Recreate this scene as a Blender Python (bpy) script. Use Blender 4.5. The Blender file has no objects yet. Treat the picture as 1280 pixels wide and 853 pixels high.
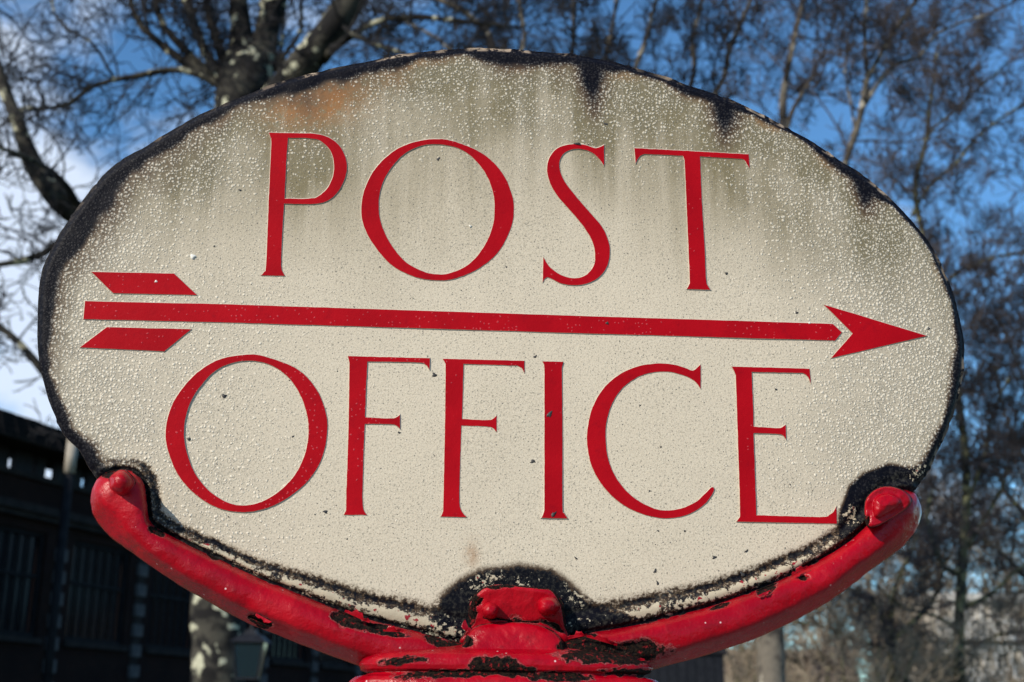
import bpy, math, random
import numpy as np
from mathutils import Vector, Matrix, geometry, noise
R = math.radians
random.seed(7)
SC = bpy.context.scene
COL = SC.collection

# ------------------------------------------------------------------ camera
PITCH, ROLL, FPX = R(16.5), R(0.5), 1600.0
CAM_P = Vector((0, 0, 1.6))
CAM_R = Matrix.Rotation(math.pi / 2 + PITCH, 3, 'X') @ Matrix.Rotation(ROLL, 3, 'Z')
cam = bpy.data.cameras.new('camera')
cam.sensor_width, cam.lens = 36.0, 45.0
cam.clip_start, cam.clip_end = 0.05, 3000
cam.dof.use_dof = True
cam.dof.focus_distance = 0.85
cam.dof.aperture_fstop = 13.0
cam_o = bpy.data.objects.new('camera', cam)
COL.objects.link(cam_o)
cam_o.matrix_world = Matrix.Translation(CAM_P) @ CAM_R.to_4x4()
SC.camera = cam_o

# ------------------------------------------------------------------ light
SUN_EL, SUN_AZ = R(30), R(42)            # light travels towards +x +y
to_sun = Vector((-math.sin(SUN_AZ) * math.cos(SUN_EL), -math.cos(SUN_AZ) * math.cos(SUN_EL), math.sin(SUN_EL)))
sun = bpy.data.lights.new('sun', 'SUN')
sun.energy, sun.angle, sun.color = 5.0, R(0.5), (1.0, 0.92, 0.79)
sun_o = bpy.data.objects.new('sun', sun)
COL.objects.link(sun_o)
sun_o.rotation_euler = to_sun.to_track_quat('Z', 'Y').to_euler()

world = bpy.data.worlds.new('World')
SC.world = world
world.use_nodes = True
wn, wl = world.node_tree.nodes, world.node_tree.links
wn.clear()
w_out = wn.new('ShaderNodeOutputWorld')
w_bg = wn.new('ShaderNodeBackground')
w_bg.inputs['Strength'].default_value = 0.15
sky = wn.new('ShaderNodeTexSky')
sky.sky_type = 'NISHITA'
sky.sun_disc = False
sky.sun_elevation, sky.sun_rotation = SUN_EL, math.pi + SUN_AZ
sky.air_density, sky.dust_density, sky.ozone_density = 1.0, 0.0, 3.5
# broken winter cloud: a bank standing in the west (left), clear to the east
w_tc = wn.new('ShaderNodeTexCoord')
w_no = wn.new('ShaderNodeTexNoise')
w_no.inputs['Scale'].default_value = 4.5
w_no.inputs['Detail'].default_value = 7
w_no.inputs['Roughness'].default_value = 0.58
w_map = wn.new('ShaderNodeMapping')
w_map.inputs['Scale'].default_value = (1, 1, 1.6)
w_sep = wn.new('ShaderNodeSeparateXYZ')
w_west = wn.new('ShaderNodeMapRange')
w_west.inputs[1].default_value, w_west.inputs[2].default_value = -0.17, -0.34
w_west.inputs[3].default_value, w_west.inputs[4].default_value = -0.08, 0.125
w_add = wn.new('ShaderNodeMath')
w_cl = wn.new('ShaderNodeMapRange')
w_cl.interpolation_type = 'SMOOTHSTEP'
w_cl.inputs[1].default_value, w_cl.inputs[2].default_value = 0.46, 0.66
w_cl.inputs[4].default_value = 0.86
w_mix = wn.new('ShaderNodeMix')
w_mix.data_type = 'RGBA'
w_mix.inputs[7].default_value = (5.9, 6.6, 7.7, 1)
wl.new(w_tc.outputs['Generated'], w_map.inputs['Vector'])
wl.new(w_map.outputs['Vector'], w_no.inputs['Vector'])
wl.new(w_tc.outputs['Generated'], w_sep.inputs[0])
wl.new(w_sep.outputs['X'], w_west.inputs[0])
wl.new(w_no.outputs['Fac'], w_add.inputs[0])
wl.new(w_west.outputs[0], w_add.inputs[1])
wl.new(w_add.outputs[0], w_cl.inputs[0])
wl.new(w_cl.outputs[0], w_mix.inputs[0])
w_tint = wn.new('ShaderNodeMix')
w_tint.data_type, w_tint.blend_type = 'RGBA', 'MULTIPLY'
w_tint.inputs[0].default_value = 1.0
w_tint.inputs[7].default_value = (0.69, 1.03, 1.18, 1)
wl.new(sky.outputs[0], w_tint.inputs[6])
wl.new(w_tint.outputs[2], w_mix.inputs[6])
wl.new(w_mix.outputs[2], w_bg.inputs['Color'])
wl.new(w_bg.outputs[0], w_out.inputs[0])

SC.view_settings.view_transform = 'Standard'
SC.view_settings.look = 'None'
SC.view_settings.exposure = -0.08
SC.view_settings.gamma = 1.0

# ------------------------------------------------------------------ geometry of the place
def ray(px, py):
    return CAM_R @ Vector(((px - 640) / FPX, (426.5 - py) / FPX, -1))

def at(px, py, Y):
    """point seen at photo position (px, py), Y metres north of the camera"""
    d = ray(px, py)
    return CAM_P + d * (Y / d.y)

YAW = R(5.4)
U = Vector((math.cos(YAW), math.sin(YAW), 0))
N = Vector((math.sin(YAW), -math.cos(YAW), 0))
C0 = CAM_P + ray(640, 426.5) * 0.84
MM = 0.001
PX = 0.84 / FPX

def S(px, py, z=0.0):
    """point of the sign (its own axes: x along, -y towards the street, z up), z metres proud of the plate"""
    d = ray(px, py)
    t = ((C0 + N * z - CAM_P).dot(N)) / d.dot(N)
    p = CAM_P + d * t
    return Vector(((p - C0).dot(U), -z, p.z))

def S_np(xy, z):
    """array version of S"""
    xy = np.asarray(xy, float)
    v = np.stack([(xy[:, 0] - 640) / FPX, (426.5 - xy[:, 1]) / FPX, -np.ones(len(xy))], 1)
    d = v @ np.array(CAM_R).T
    n, c0, cp, u = (np.array(q) for q in (N, C0, CAM_P, U))
    t = ((c0 - cp) @ n + z) / (d @ n)
    p = cp + d * t[:, None]
    return np.stack([(p - c0) @ u, -z * np.ones(len(xy)), p[:, 2]], 1)

# ------------------------------------------------------------------ helpers
def tag(o, label=None, cat=None, group=None, kind=None):
    if label: o['label'] = label
    if cat: o['category'] = cat
    if group: o['group'] = group
    if kind: o['kind'] = kind
    return o

def empty(name, loc=(0, 0, 0), rz=0.0):
    o = bpy.data.objects.new(name, None)
    o.empty_display_size = 0.2
    o.location = loc
    o.rotation_euler = (0, 0, rz)
    COL.objects.link(o)
    return o

def mesh_obj(name, verts, faces, mat, parent=None, smooth=False, mats=None, mat_idx=None):
    me = bpy.data.meshes.new(name)
    me.from_pydata([tuple(v) for v in verts], [], faces)
    for m in (mats or [mat]):
        me.materials.append(m)
    if mat_idx is not None:
        me.polygons.foreach_set('material_index', mat_idx)
    if smooth:
        me.polygons.foreach_set('use_smooth', [True] * len(me.polygons))
    me.update()
    o = bpy.data.objects.new(name, me)
    COL.objects.link(o)
    if parent: o.parent = parent
    return o

def set_attr(o, name, arr):
    a = o.data.attributes.new(name, 'FLOAT', 'POINT')
    a.data.foreach_set('value', np.asarray(arr, dtype=np.float32))

class MB:
    """collects boxes and tubes for one mesh"""
    def __init__(self):
        self.v, self.f = [], []
    def box(self, x0, x1, y0, y1, z0, z1):
        b = len(self.v)
        self.v += [(x, y, z) for x in (x0, x1) for y in (y0, y1) for z in (z0, z1)]
        self.f += [tuple(b + i for i in q) for q in
                   ((0, 1, 3, 2), (4, 6, 7, 5), (0, 4, 5, 1), (2, 3, 7, 6), (0, 2, 6, 4), (1, 5, 7, 3))]
        return self
    def tube(self, pts, rad, n=6, cap=True):
        b = len(self.v)
        up = Vector((0.13, 0.21, 0.97))
        k = len(pts)
        for i in range(k):
            d = (pts[min(i + 1, k - 1)] - pts[max(i - 1, 0)])
            a = d.cross(up)
            if a.length < 1e-6: a = d.cross(Vector((1, 0, 0)))
            a.normalize()
            c = a.cross(d).normalized()
            r = rad[i]
            for j in range(n):
                t = 2 * math.pi * j / n
                self.v.append(pts[i] + a * (r * math.cos(t)) + c * (r * math.sin(t)))
        for i in range(k - 1):
            for j in range(n):
                j2 = (j + 1) % n
                self.f.append((b + i * n + j, b + i * n + j2, b + (i + 1) * n + j2, b + (i + 1) * n + j))
        if cap:
            self.f.append(tuple(b + j for j in range(n))[::-1])
            self.f.append(tuple(b + (k - 1) * n + j for j in range(n)))
        return self
    def build(self, name, mat, parent=None, smooth=False):
        return mesh_obj(name, self.v, self.f, mat, parent, smooth)

def catmull(pts, step=4.0, closed=False):
    """smooth curve through 2-D/3-D points"""
    P = [np.array(p, float) for p in pts]
    n = len(P)
    out = []
    rng = range(n if closed else n - 1)
    for i in rng:
        p1, p2 = P[i], P[(i + 1) % n]
        p0 = P[(i - 1) % n] if (closed or i > 0) else 2 * p1 - p2
        p3 = P[(i + 2) % n] if (closed or i < n - 2) else 2 * p2 - p1
        m = max(1, int(np.linalg.norm((p2 - p1)[:2]) / step))
        for k in range(m):
            t = k / m
            out.append(0.5 * (2 * p1 + (p2 - p0) * t + (2 * p0 - 5 * p1 + 4 * p2 - p3) * t * t + (3 * p1 - p0 - 3 * p2 + p3) * t ** 3))
    if not closed: out.append(P[-1])
    return out

def outline(pts, step=3.0):
    """closed outline; points with a third entry are sharp corners, the rest lie on smooth curves"""
    n = len(pts)
    cor = [i for i, p in enumerate(pts) if len(p) > 2]
    if not cor:
        return [tuple(p) for p in catmull([p[:2] for p in pts], step, True)]
    out = []
    for a, i in enumerate(cor):
        j = cor[(a + 1) % len(cor)]
        seg = [pts[(i + k) % n][:2] for k in range(((j - i) % n or n) + 1)]
        out += [tuple(p) for p in catmull(seg, step)[:-1]]
    return out

def seg_dist(xy, line, closed=False):
    """distance of every point to a polyline, and the place of the nearest point along it (0..len-1)"""
    L = np.asarray(line, float)
    if closed: L = np.vstack([L, L[:1]])
    best = np.full(len(xy), 1e9)
    pos = np.zeros(len(xy))
    for i in range(len(L) - 1):
        a, b = L[i], L[i + 1]
        ab = b - a
        t = np.clip(((xy - a) @ ab) / max(ab @ ab, 1e-9), 0, 1)
        q = a + t[:, None] * ab
        d = np.hypot(xy[:, 0] - q[:, 0], xy[:, 1] - q[:, 1])
        m = d < best
        best[m] = d[m]
        pos[m] = i + t[m]
    return best, pos

def inside(xy, poly):
    P = np.asarray(poly, float)
    r = np.zeros(len(xy), bool)
    j = len(P) - 1
    for i in range(len(P)):
        c = ((P[i, 1] > xy[:, 1]) != (P[j, 1] > xy[:, 1])) & \
            (xy[:, 0] < (P[j, 0] - P[i, 0]) * (xy[:, 1] - P[i, 1]) / (P[j, 1] - P[i, 1] + 1e-12) + P[i, 0])
        r ^= c
        j = i
    return r

def sstep(a, b, x):
    t = np.clip((x - a) / (b - a), 0, 1)
    return t * t * (3 - 2 * t)

def poly_mask(xy, poly, soft):
    d, _ = seg_dist(xy, poly, True)
    s = np.where(inside(xy, poly), d, -d)
    return sstep(-soft, soft, s)

def vnoise(xy, scale, seed=0):
    return np.array([noise.noise((x * scale + seed * 7.3, y * scale - seed * 3.1, seed * 1.7)) for x, y in xy])

# ------------------------------------------------------------------ materials
class NT:
    def __init__(self, name):
        self.m = bpy.data.materials.new(name)
        self.m.use_nodes = True
        self.n, self.l = self.m.node_tree.nodes, self.m.node_tree.links
        self.p = self.n['Principled BSDF']
        self.tc = self.n.new('ShaderNodeTexCoord')
    def val(self, sock, v):
        if isinstance(v, bpy.types.NodeSocket): self.l.new(v, sock)
        elif v is not None:
            if isinstance(v, tuple) and len(v) == 3 and sock.type == 'RGBA': v = (*v, 1)
            sock.default_value = v
    def noise(self, scale, detail=4, rough=0.55, vec=None, dist=0.0):
        k = self.n.new('ShaderNodeTexNoise')
        k.inputs['Scale'].default_value = scale
        k.inputs['Detail'].default_value = detail
        k.inputs['Roughness'].default_value = rough
        k.inputs['Distortion'].default_value = dist
        self.l.new(vec or self.tc.outputs['Object'], k.inputs['Vector'])
        return k.outputs['Fac']
    def voronoi(self, scale, vec=None, feature='F1', rnd=1.0):
        k = self.n.new('ShaderNodeTexVoronoi')
        k.feature = feature
        k.inputs['Scale'].default_value = scale
        k.inputs['Randomness'].default_value = rnd
        self.l.new(vec or self.tc.outputs['Object'], k.inputs['Vector'])
        return k
    def flat(self, warp_scale=0, warp=0.0):
        """the plate's own two axes, slightly warped"""
        v = self.warp(warp_scale, warp) if warp else self.tc.outputs['Object']
        a = self.n.new('ShaderNodeSeparateXYZ'); self.l.new(v, a.inputs[0])
        b = self.n.new('ShaderNodeCombineXYZ')
        self.l.new(a.outputs['X'], b.inputs['X']); self.l.new(a.outputs['Z'], b.inputs['Y'])
        return b.outputs[0]
    def voronoi2(self, scale, vec):
        k = self.voronoi(scale, vec)
        k.voronoi_dimensions = '2D'
        return k
    def math(self, op, a, b=None, c=None, clamp=False):
        k = self.n.new('ShaderNodeMath')
        k.operation = op
        k.use_clamp = clamp
        self.val(k.inputs[0], a)
        if b is not None: self.val(k.inputs[1], b)
        if c is not None: self.val(k.inputs[2], c)
        return k.outputs[0]
    def rng(self, x, a, b, lo=0.0, hi=1.0, smooth=True):
        k = self.n.new('ShaderNodeMapRange')
        if smooth: k.interpolation_type = 'SMOOTHSTEP'
        self.val(k.inputs[0], x)
        for i, v in zip((1, 2, 3, 4), (a, b, lo, hi)): self.val(k.inputs[i], v)
        return k.outputs[0]
    def mix(self, f, a, b, mode='MIX'):
        k = self.n.new('ShaderNodeMix')
        k.data_type = 'RGBA'
        k.blend_type = mode
        self.val(k.inputs[0], f)
        self.val(k.inputs[6], a)
        self.val(k.inputs[7], b)
        return k.outputs[2]
    def attr(self, name):
        k = self.n.new('ShaderNodeAttribute')
        k.attribute_name = name
        return k.outputs['Fac']
    def sep(self, vec):
        k = self.n.new('ShaderNodeSeparateColor')
        self.l.new(vec, k.inputs[0])
        return k.outputs
    def warp(self, scale, amount):
        """object coordinates pushed about by noise"""
        k = self.n.new('ShaderNodeTexNoise')
        k.inputs['Scale'].default_value = scale
        self.l.new(self.tc.outputs['Object'], k.inputs['Vector'])
        s = self.n.new('ShaderNodeVectorMath'); s.operation = 'SUBTRACT'
        self.l.new(k.outputs['Color'], s.inputs[0]); s.inputs[1].default_value = (0.5, 0.5, 0.5)
        q = self.n.new('ShaderNodeVectorMath'); q.operation = 'SCALE'
        self.l.new(s.outputs[0], q.inputs[0]); q.inputs['Scale'].default_value = amount
        a = self.n.new('ShaderNodeVectorMath'); a.operation = 'ADD'
        self.l.new(self.tc.outputs['Object'], a.inputs[0]); self.l.new(q.outputs[0], a.inputs[1])
        return a.outputs[0]
    def stretch(self, s):
        k = self.n.new('ShaderNodeMapping')
        k.inputs['Scale'].default_value = s
        self.l.new(self.tc.outputs['Object'], k.inputs['Vector'])
        return k.outputs[0]
    def bump(self, h, dist, strength=1.0):
        k = self.n.new('ShaderNodeBump')
        k.inputs['Distance'].default_value = dist
        k.inputs['Strength'].default_value = strength
        self.l.new(h, k.inputs['Height'])
        self.l.new(k.outputs[0], self.p.inputs['Normal'])
    def out(self, color, rough=0.5, spec=None, metal=None, coat=None):
        self.val(self.p.inputs['Base Color'], color)
        self.val(self.p.inputs['Roughness'], rough)
        if spec is not None: self.val(self.p.inputs['Specular IOR Level'], spec)
        if metal is not None: self.val(self.p.inputs['Metallic'], metal)
        if coat is not None: self.val(self.p.inputs['Coat Weight'], coat)
        return self.m

def plate_material():
    t = NT('enamel_cream')
    burn, grime, blis, rust, bead, rim, rag = (t.attr(k) for k in ('burn', 'grime', 'blister', 'rust', 'bead', 'rim', 'ragged'))
    n_big = t.noise(14, 5, 0.6)
    n_mid = t.noise(70, 5, 0.6)
    n_fine = t.noise(900, 3, 0.6)
    n_fine2 = t.noise(420, 4, 0.65)
    streak = t.noise(1, 4, 0.6, t.stretch((60, 60, 4)))
    cream = t.mix(n_mid, (0.64, 0.55, 0.42), (0.55, 0.47, 0.355))
    gm = t.math('MULTIPLY', grime, t.rng(t.math('ADD', t.math('MULTIPLY', streak, 0.75), t.math('MULTIPLY', n_big, 0.25)), 0.30, 0.66, 0.45, 1.2), clamp=True)
    col = t.mix(gm, cream, (0.20, 0.158, 0.078))
    col = t.mix(t.rng(n_fine, 0.50, 0.70, 0, 0.62), col, (0.17, 0.155, 0.12))
    col = t.mix(t.rng(n_fine, 0.45, 0.22, 0, 0.3), col, (0.8, 0.75, 0.64))
    # enamel blisters: pale crowns, darker gaps
    wv = t.flat(160, 0.003)
    vo = t.voronoi2(395, wv)
    rnd = t.sep(vo.outputs['Color'])
    size = t.rng(rnd[0], 0, 1, 0.28, 0.50, False)
    dome = t.rng(vo.outputs['Distance'], size, t.math('MULTIPLY', size, 0.30))
    keep = t.rng(t.math('SUBTRACT', t.math('ADD', t.math('MULTIPLY', blis, 1.25), 0.02), t.math('MULTIPLY', rnd[1], 0.9)), 0.0, 0.25)
    crown = t.math('MULTIPLY', dome, keep)
    gap = t.math('MULTIPLY', t.math('SUBTRACT', 1.0, crown, clamp=True), t.math('MULTIPLY', blis, 0.8), clamp=True)
    col = t.mix(gap, col, t.mix(0.6, col, (0.13, 0.12, 0.09)))
    # a finer second crop of blisters
    v2 = t.voronoi2(640, wv)
    r2 = t.sep(v2.outputs['Color'])
    d2 = t.math('MULTIPLY', t.rng(v2.outputs['Distance'], 0.42, 0.12), t.rng(t.math('SUBTRACT', t.math('ADD', t.math('MULTIPLY', blis, 0.8), 0.07), r2[0]), 0, 0.1))
    crown = t.math('MAXIMUM', crown, t.math('MULTIPLY', d2, 0.6))
    # rust bleeding through
    rm = t.math('MULTIPLY', rust, t.rng(t.noise(160, 6, 0.7), 0.30, 0.56), clamp=True)
    col = t.mix(rm, col, t.mix(n_mid, (0.34, 0.13, 0.03), (0.22, 0.12, 0.045)))
    # burnt border: brown halo, then blue-black scale
    bz = t.math('ADD', burn, t.math('MULTIPLY', t.math('SUBTRACT', n_fine2, 0.5), t.rng(burn, 0.02, 0.3, 0, 0.30)))
    bz = t.math('ADD', bz, t.math('MULTIPLY', t.math('SUBTRACT', n_mid, 0.5), t.rng(burn, 0.02, 0.3, 0, 0.30)))
    bz = t.math('ADD', bz, t.math('MULTIPLY', t.math('MULTIPLY', t.math('SUBTRACT', t.noise(330, 5, 0.75), 0.5), 2.2), t.math('MULTIPLY', rag, t.rng(burn, 0.02, 0.3))))
    col = t.mix(t.rng(bz, 0.05, 0.50), col, (0.085, 0.050, 0.024))
    col = t.mix(t.rng(bz, 0.32, 0.72), col, t.mix(t.rng(n_fine2, 0.45, 0.75), (0.003, 0.003, 0.006), t.mix(rag, (0.008, 0.007, 0.010), (0.045, 0.043, 0.036))))
    cr_col = t.mix(t.rng(burn, 0.4, 0.75), (0.76, 0.69, 0.57), (0.22, 0.21, 0.21))
    fade = t.rng(burn, 0.35, 0.85, 0.62, 0.06)
    col = t.mix(t.math('MULTIPLY', crown, fade), col, cr_col)
    # black pin specks
    sp = t.voronoi2(330, t.flat(300, 0.002))
    sr = t.sep(sp.outputs['Color'])
    spk = t.math('MULTIPLY', t.rng(sp.outputs['Distance'], t.rng(sr[2], 0, 1, 0.08, 0.20), 0.04), t.rng(t.math('ADD', sr[0], t.math('MULTIPLY', n_big, 0.9)), 0.88, 1.08))
    spk = t.math('MULTIPLY', spk, t.rng(burn, 0.3, 0.0))
    col = t.mix(t.math('MULTIPLY', spk, 0.85), col, (0.05, 0.05, 0.05))
    # lower bead: cream paint flaking off dark iron, scraps of the arm's red
    bm = t.rng(t.math('ADD', bead, t.math('MULTIPLY', t.math('SUBTRACT', t.noise(300, 5, 0.7), 0.5), 2.8)), 0.40, 0.50)
    bm = t.math('MULTIPLY', bm, t.rng(bead, 0.03, 0.12))
    col = t.mix(bm, col, t.mix(t.rng(t.noise(240, 3), 0.62, 0.66), (0.46, 0.39, 0.28), (0.24, 0.012, 0.02)))
    # chipped rim
    rc = t.math('MULTIPLY', rim, t.rng(t.noise(120, 5, 0.7), 0.44, 0.52), clamp=True)
    col = t.mix(rc, col, t.mix(n_fine2, (0.55, 0.45, 0.34), (0.12, 0.06, 0.03)))
    h = t.math('ADD', t.math('MULTIPLY', crown, t.rng(burn, 0.5, 1.0, 1.0, 0.35)), t.math('MULTIPLY', n_fine, 0.18))
    h = t.math('ADD', h, t.math('MULTIPLY', n_fine2, 0.60))
    h = t.math('ADD', h, t.math('MULTIPLY', bm, 0.8))
    t.bump(h, 0.0007, 0.6)
    return t.out(col, t.rng(n_fine2, 0.3, 0.7, 0.42, 0.62), t.rng(burn, 0.3, 0.8, 0.35, 0.08))

def red_material(name, speck):
    t = NT(name)
    n1, n2 = t.noise(24, 5), t.noise(420, 4, 0.65)
    col = t.mix(t.rng(n1, 0.3, 0.7), (0.31, 0.001, 0.006), (0.39, 0.002, 0.008))
    col = t.mix(t.rng(t.noise(95, 5, 0.7), 0.52, 0.78, 0, 0.55), col, (0.19, 0.001, 0.008))
    vo = t.voronoi2(380, t.flat(200, 0.003))
    rr = t.sep(vo.outputs['Color'])
    dots = t.math('MULTIPLY', t.rng(vo.outputs['Distance'], 0.26, 0.10), t.rng(t.math('SUBTRACT', t.math('MULTIPLY', speck, t.rng(t.noise(20, 2), 0.35, 0.65)), rr[0]), 0, 0.06))
    col = t.mix(t.math('MULTIPLY', dots, 0.45), col, (0.62, 0.12, 0.14))
    h = t.math('ADD', t.math('MULTIPLY', n2, 0.6), t.math('MULTIPLY', dots, 0.9))
    t.bump(h, 0.0004, 0.6)
    return t.out(col, t.rng(n2, 0.3, 0.7, 0.5, 0.65), 0.07)

def iron_red_material():
    t = NT('red_gloss_paint')
    chip_contact = t.attr('chip_contact')  # paint chips, plus painted contact shade round the fixings
    n1, n2, n3 = t.noise(30, 5), t.noise(130, 5, 0.6), t.noise(520, 4, 0.65)
    col = t.mix(t.rng(n1, 0.3, 0.7), (0.25, 0.0, 0.006), (0.41, 0.0005, 0.009))
    col = t.mix(t.rng(n2, 0.55, 0.75, 0, 0.55), col, (0.16, 0.001, 0.006))
    col = t.mix(t.rng(t.noise(60, 6, 0.75), 0.56, 0.76, 0, 0.6), col, (0.07, 0.006, 0.010))
    pv = t.voronoi(210)
    pr = t.sep(pv.outputs['Color'])
    pin = t.math('MULTIPLY', t.rng(pv.outputs['Distance'], 0.16, 0.07), t.rng(pr[0], 0.92, 0.94))
    col = t.mix(t.rng(t.noise(45, 4, 0.6), 0.60, 0.72, 0, 0.15), col, (0.30, 0.05, 0.06))
    col = t.mix(pin, col, (0.65, 0.45, 0.45))
    cz = t.math('ADD', chip_contact, t.math('MULTIPLY', t.math('SUBTRACT', t.noise(230, 6, 0.7), 0.5), t.rng(chip_contact, 0.02, 0.3, 0, 0.9)))
    cm = t.rng(cz, 0.42, 0.50)
    rusty = t.mix(t.rng(n3, 0.4, 0.62), (0.003, 0.0025, 0.003), (0.024, 0.013, 0.008))
    rusty = t.mix(t.rng(t.noise(180, 4, 0.6), 0.66, 0.72), rusty, (0.04, 0.038, 0.026))
    rusty = t.mix(t.rng(t.noise(330, 4, 0.7), 0.58, 0.62), rusty, (0.24, 0.012, 0.015))
    col = t.mix(cm, col, rusty)
    lip = t.math('MULTIPLY', t.rng(cz, 0.34, 0.42), t.rng(cz, 0.50, 0.44))
    col = t.mix(t.math('MULTIPLY', lip, 0.35), col, (0.60, 0.16, 0.16))
    h = t.math('ADD', t.math('MULTIPLY', n2, 0.75), t.math('MULTIPLY', n3, t.math('ADD', 0.08, t.math('MULTIPLY', cm, 3.0))))
    h = t.math('ADD', h, t.math('MULTIPLY', lip, 0.5))
    h = t.math('SUBTRACT', h, t.math('MULTIPLY', cm, 1.3))
    t.bump(h, 0.0015, 0.8)
    return t.out(col, t.math('ADD', t.math('ADD', t.rng(n2, 0.3, 0.7, 0.16, 0.34), t.rng(n1, 0.45, 0.7, 0, 0.22)), t.math('MULTIPLY', cm, 0.35)), t.math('SUBTRACT', 0.24, t.math('MULTIPLY', cm, 0.14)))

def plain(name, a, b, scale=8, rough=0.7, bump=0.0, spec=0.3, detail=5):
    t = NT(name)
    n1 = t.noise(scale, detail, 0.6)
    if bump: t.bump(t.noise(scale * 4, 4), bump, 0.6)
    return t.out(t.mix(t.rng(n1, 0.3, 0.7), a, b), rough, spec)

def bark_material(name, dark, pale, patch, scale=3.0, contrast=(0.47, 0.56), thr=0.56):
    t = NT(name)
    wv = t.warp(2.0, 0.3)
    n1 = t.noise(scale, 4, 0.6, wv)
    n2 = t.noise(scale * 6, 5, 0.65, wv)
    col = t.mix(t.rng(n1, *contrast), dark, pale)
    col = t.mix(t.rng(t.noise(scale * 1.7, 3, 0.5, wv), thr, thr + 0.06), col, patch)
    col = t.mix(t.rng(n2, 0.45, 0.75, 0, 0.5), col, dark)
    t.bump(n2, 0.03, 0.6)
    return t.out(col, 0.85, 0.2)

def brick_material():
    t = NT('dark_brick')
    k = t.n.new('ShaderNodeTexBrick')
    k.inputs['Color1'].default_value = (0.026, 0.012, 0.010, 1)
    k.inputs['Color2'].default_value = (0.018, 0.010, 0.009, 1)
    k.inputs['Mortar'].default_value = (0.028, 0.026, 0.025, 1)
    k.inputs['Scale'].default_value = 1.0
    k.inputs['Mortar Size'].default_value = 0.008
    k.inputs['Brick Width'].default_value = 0.225
    k.inputs['Row Height'].default_value = 0.075
    mp = t.n.new('ShaderNodeMapping')
    mp.inputs['Rotation'].default_value = (R(90), 0, 0)
    t.l.new(t.tc.outputs['Object'], mp.inputs['Vector'])
    t.l.new(mp.outputs[0], k.inputs['Vector'])
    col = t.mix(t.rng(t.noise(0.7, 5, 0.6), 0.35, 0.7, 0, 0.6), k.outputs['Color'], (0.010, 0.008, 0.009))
    t.bump(k.outputs['Fac'], -0.008, 0.6)
    return t.out(col, 0.9, 0.05)

M = {}
M['plate'] = plate_material()
M['edge'] = plain('plate_scale', (0.016, 0.015, 0.018), (0.075, 0.05, 0.04), 130, 0.6, 0.001)
M['skirt'] = plain('letter_edge_cream', (0.56, 0.50, 0.41), (0.40, 0.36, 0.29), 160, 0.5, 0.0003)
M['letter_spk'] = red_material('letter_red_blistered', 0.38)
M['letter'] = red_material('letter_red', 0.08)
M['iron'] = iron_red_material()
M['pit'] = plain('iron_pit', (0.02, 0.02, 0.024), (0.06, 0.055, 0.05), 400, 0.5, 0.0003)
M['blob'] = plain('enamel_blob', (0.75, 0.72, 0.66), (0.6, 0.57, 0.5), 400, 0.4)
M['plane_bark'] = bark_material('plane_bark', (0.010, 0.009, 0.009), (0.060, 0.055, 0.044), (0.46, 0.45, 0.33), 2.4, (0.46, 0.62), 0.59)
M['far_bark'] = bark_material('pale_bark', (0.045, 0.038, 0.033), (0.15, 0.13, 0.105), (0.36, 0.33, 0.27), 2.0, (0.42, 0.56))
M['moss_bark'] = bark_material('mossy_bark', (0.035, 0.033, 0.025), (0.11, 0.105, 0.06), (0.26, 0.25, 0.13), 2.2)
M['twig'] = plain('twig_brown', (0.010, 0.010, 0.013), (0.026, 0.023, 0.025), 3, 0.85)
M['twig_far'] = plain('twig_grey_brown', (0.036, 0.031, 0.036), (0.080, 0.066, 0.064), 2, 0.85)
M['twig_shrub'] = plain('twig_tan', (0.20, 0.155, 0.115), (0.36, 0.30, 0.22), 2, 0.85)
M['brick'] = brick_material()
M['stone'] = plain('dark_stone', (0.06, 0.064, 0.072), (0.11, 0.11, 0.112), 2.5, 0.85, 0.01, 0.1)  # hall stone and cornice colours lowered to deepen the shade on its front
M['cornice'] = plain('dark_cornice', (0.018, 0.017, 0.018), (0.034, 0.031, 0.030), 2.5, 0.85, 0.01, 0.08)
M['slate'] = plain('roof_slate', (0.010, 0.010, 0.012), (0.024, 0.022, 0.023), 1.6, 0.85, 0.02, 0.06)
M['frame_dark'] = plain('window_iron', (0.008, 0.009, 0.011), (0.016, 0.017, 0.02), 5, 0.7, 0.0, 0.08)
M['black_paint'] = plain('black_paint', (0.008, 0.009, 0.013), (0.018, 0.019, 0.024), 12, 0.5, 0.0, 0.1)
M['house_brick'] = plain('house_brick', (0.17, 0.115, 0.085), (0.25, 0.18, 0.13), 4, 0.9, 0.01)
M['white_paint'] = plain('white_stucco', (0.78, 0.76, 0.72), (0.66, 0.64, 0.6), 3, 0.7, 0.004)
M['flue'] = plain('flue_sunlit_buff', (0.40, 0.36, 0.30), (0.28, 0.25, 0.21), 6, 0.8)  # pale tone stands for sunlight on the flue's top
M['house_stucco'] = plain('house_stucco', (0.42, 0.38, 0.32), (0.55, 0.5, 0.43), 2, 0.8)
M['house_trim'] = plain('house_trim', (0.22, 0.18, 0.15), (0.30, 0.25, 0.21), 3, 0.8)
M['lawn'] = plain('park_grass', (0.045, 0.06, 0.02), (0.09, 0.085, 0.04), 0.6, 0.95, 0.03)

def glass(name, tint):
    t = NT(name)
    t.bump(t.noise(2.0, 2), 0.01, 0.3)
    return t.out(tint, 0.10, 0.14)
M['pane'] = glass('dark_window_glass', (0.012, 0.014, 0.018))
def clear_glass():
    t = NT('lantern_glass')
    t.p.inputs['Transmission Weight'].default_value = 0.85
    t.bump(t.noise(20, 2), 0.002, 0.3)
    return t.out((0.05, 0.11, 0.15), 0.05, 0.15)
M['lantern_glass'] = clear_glass()

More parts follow.
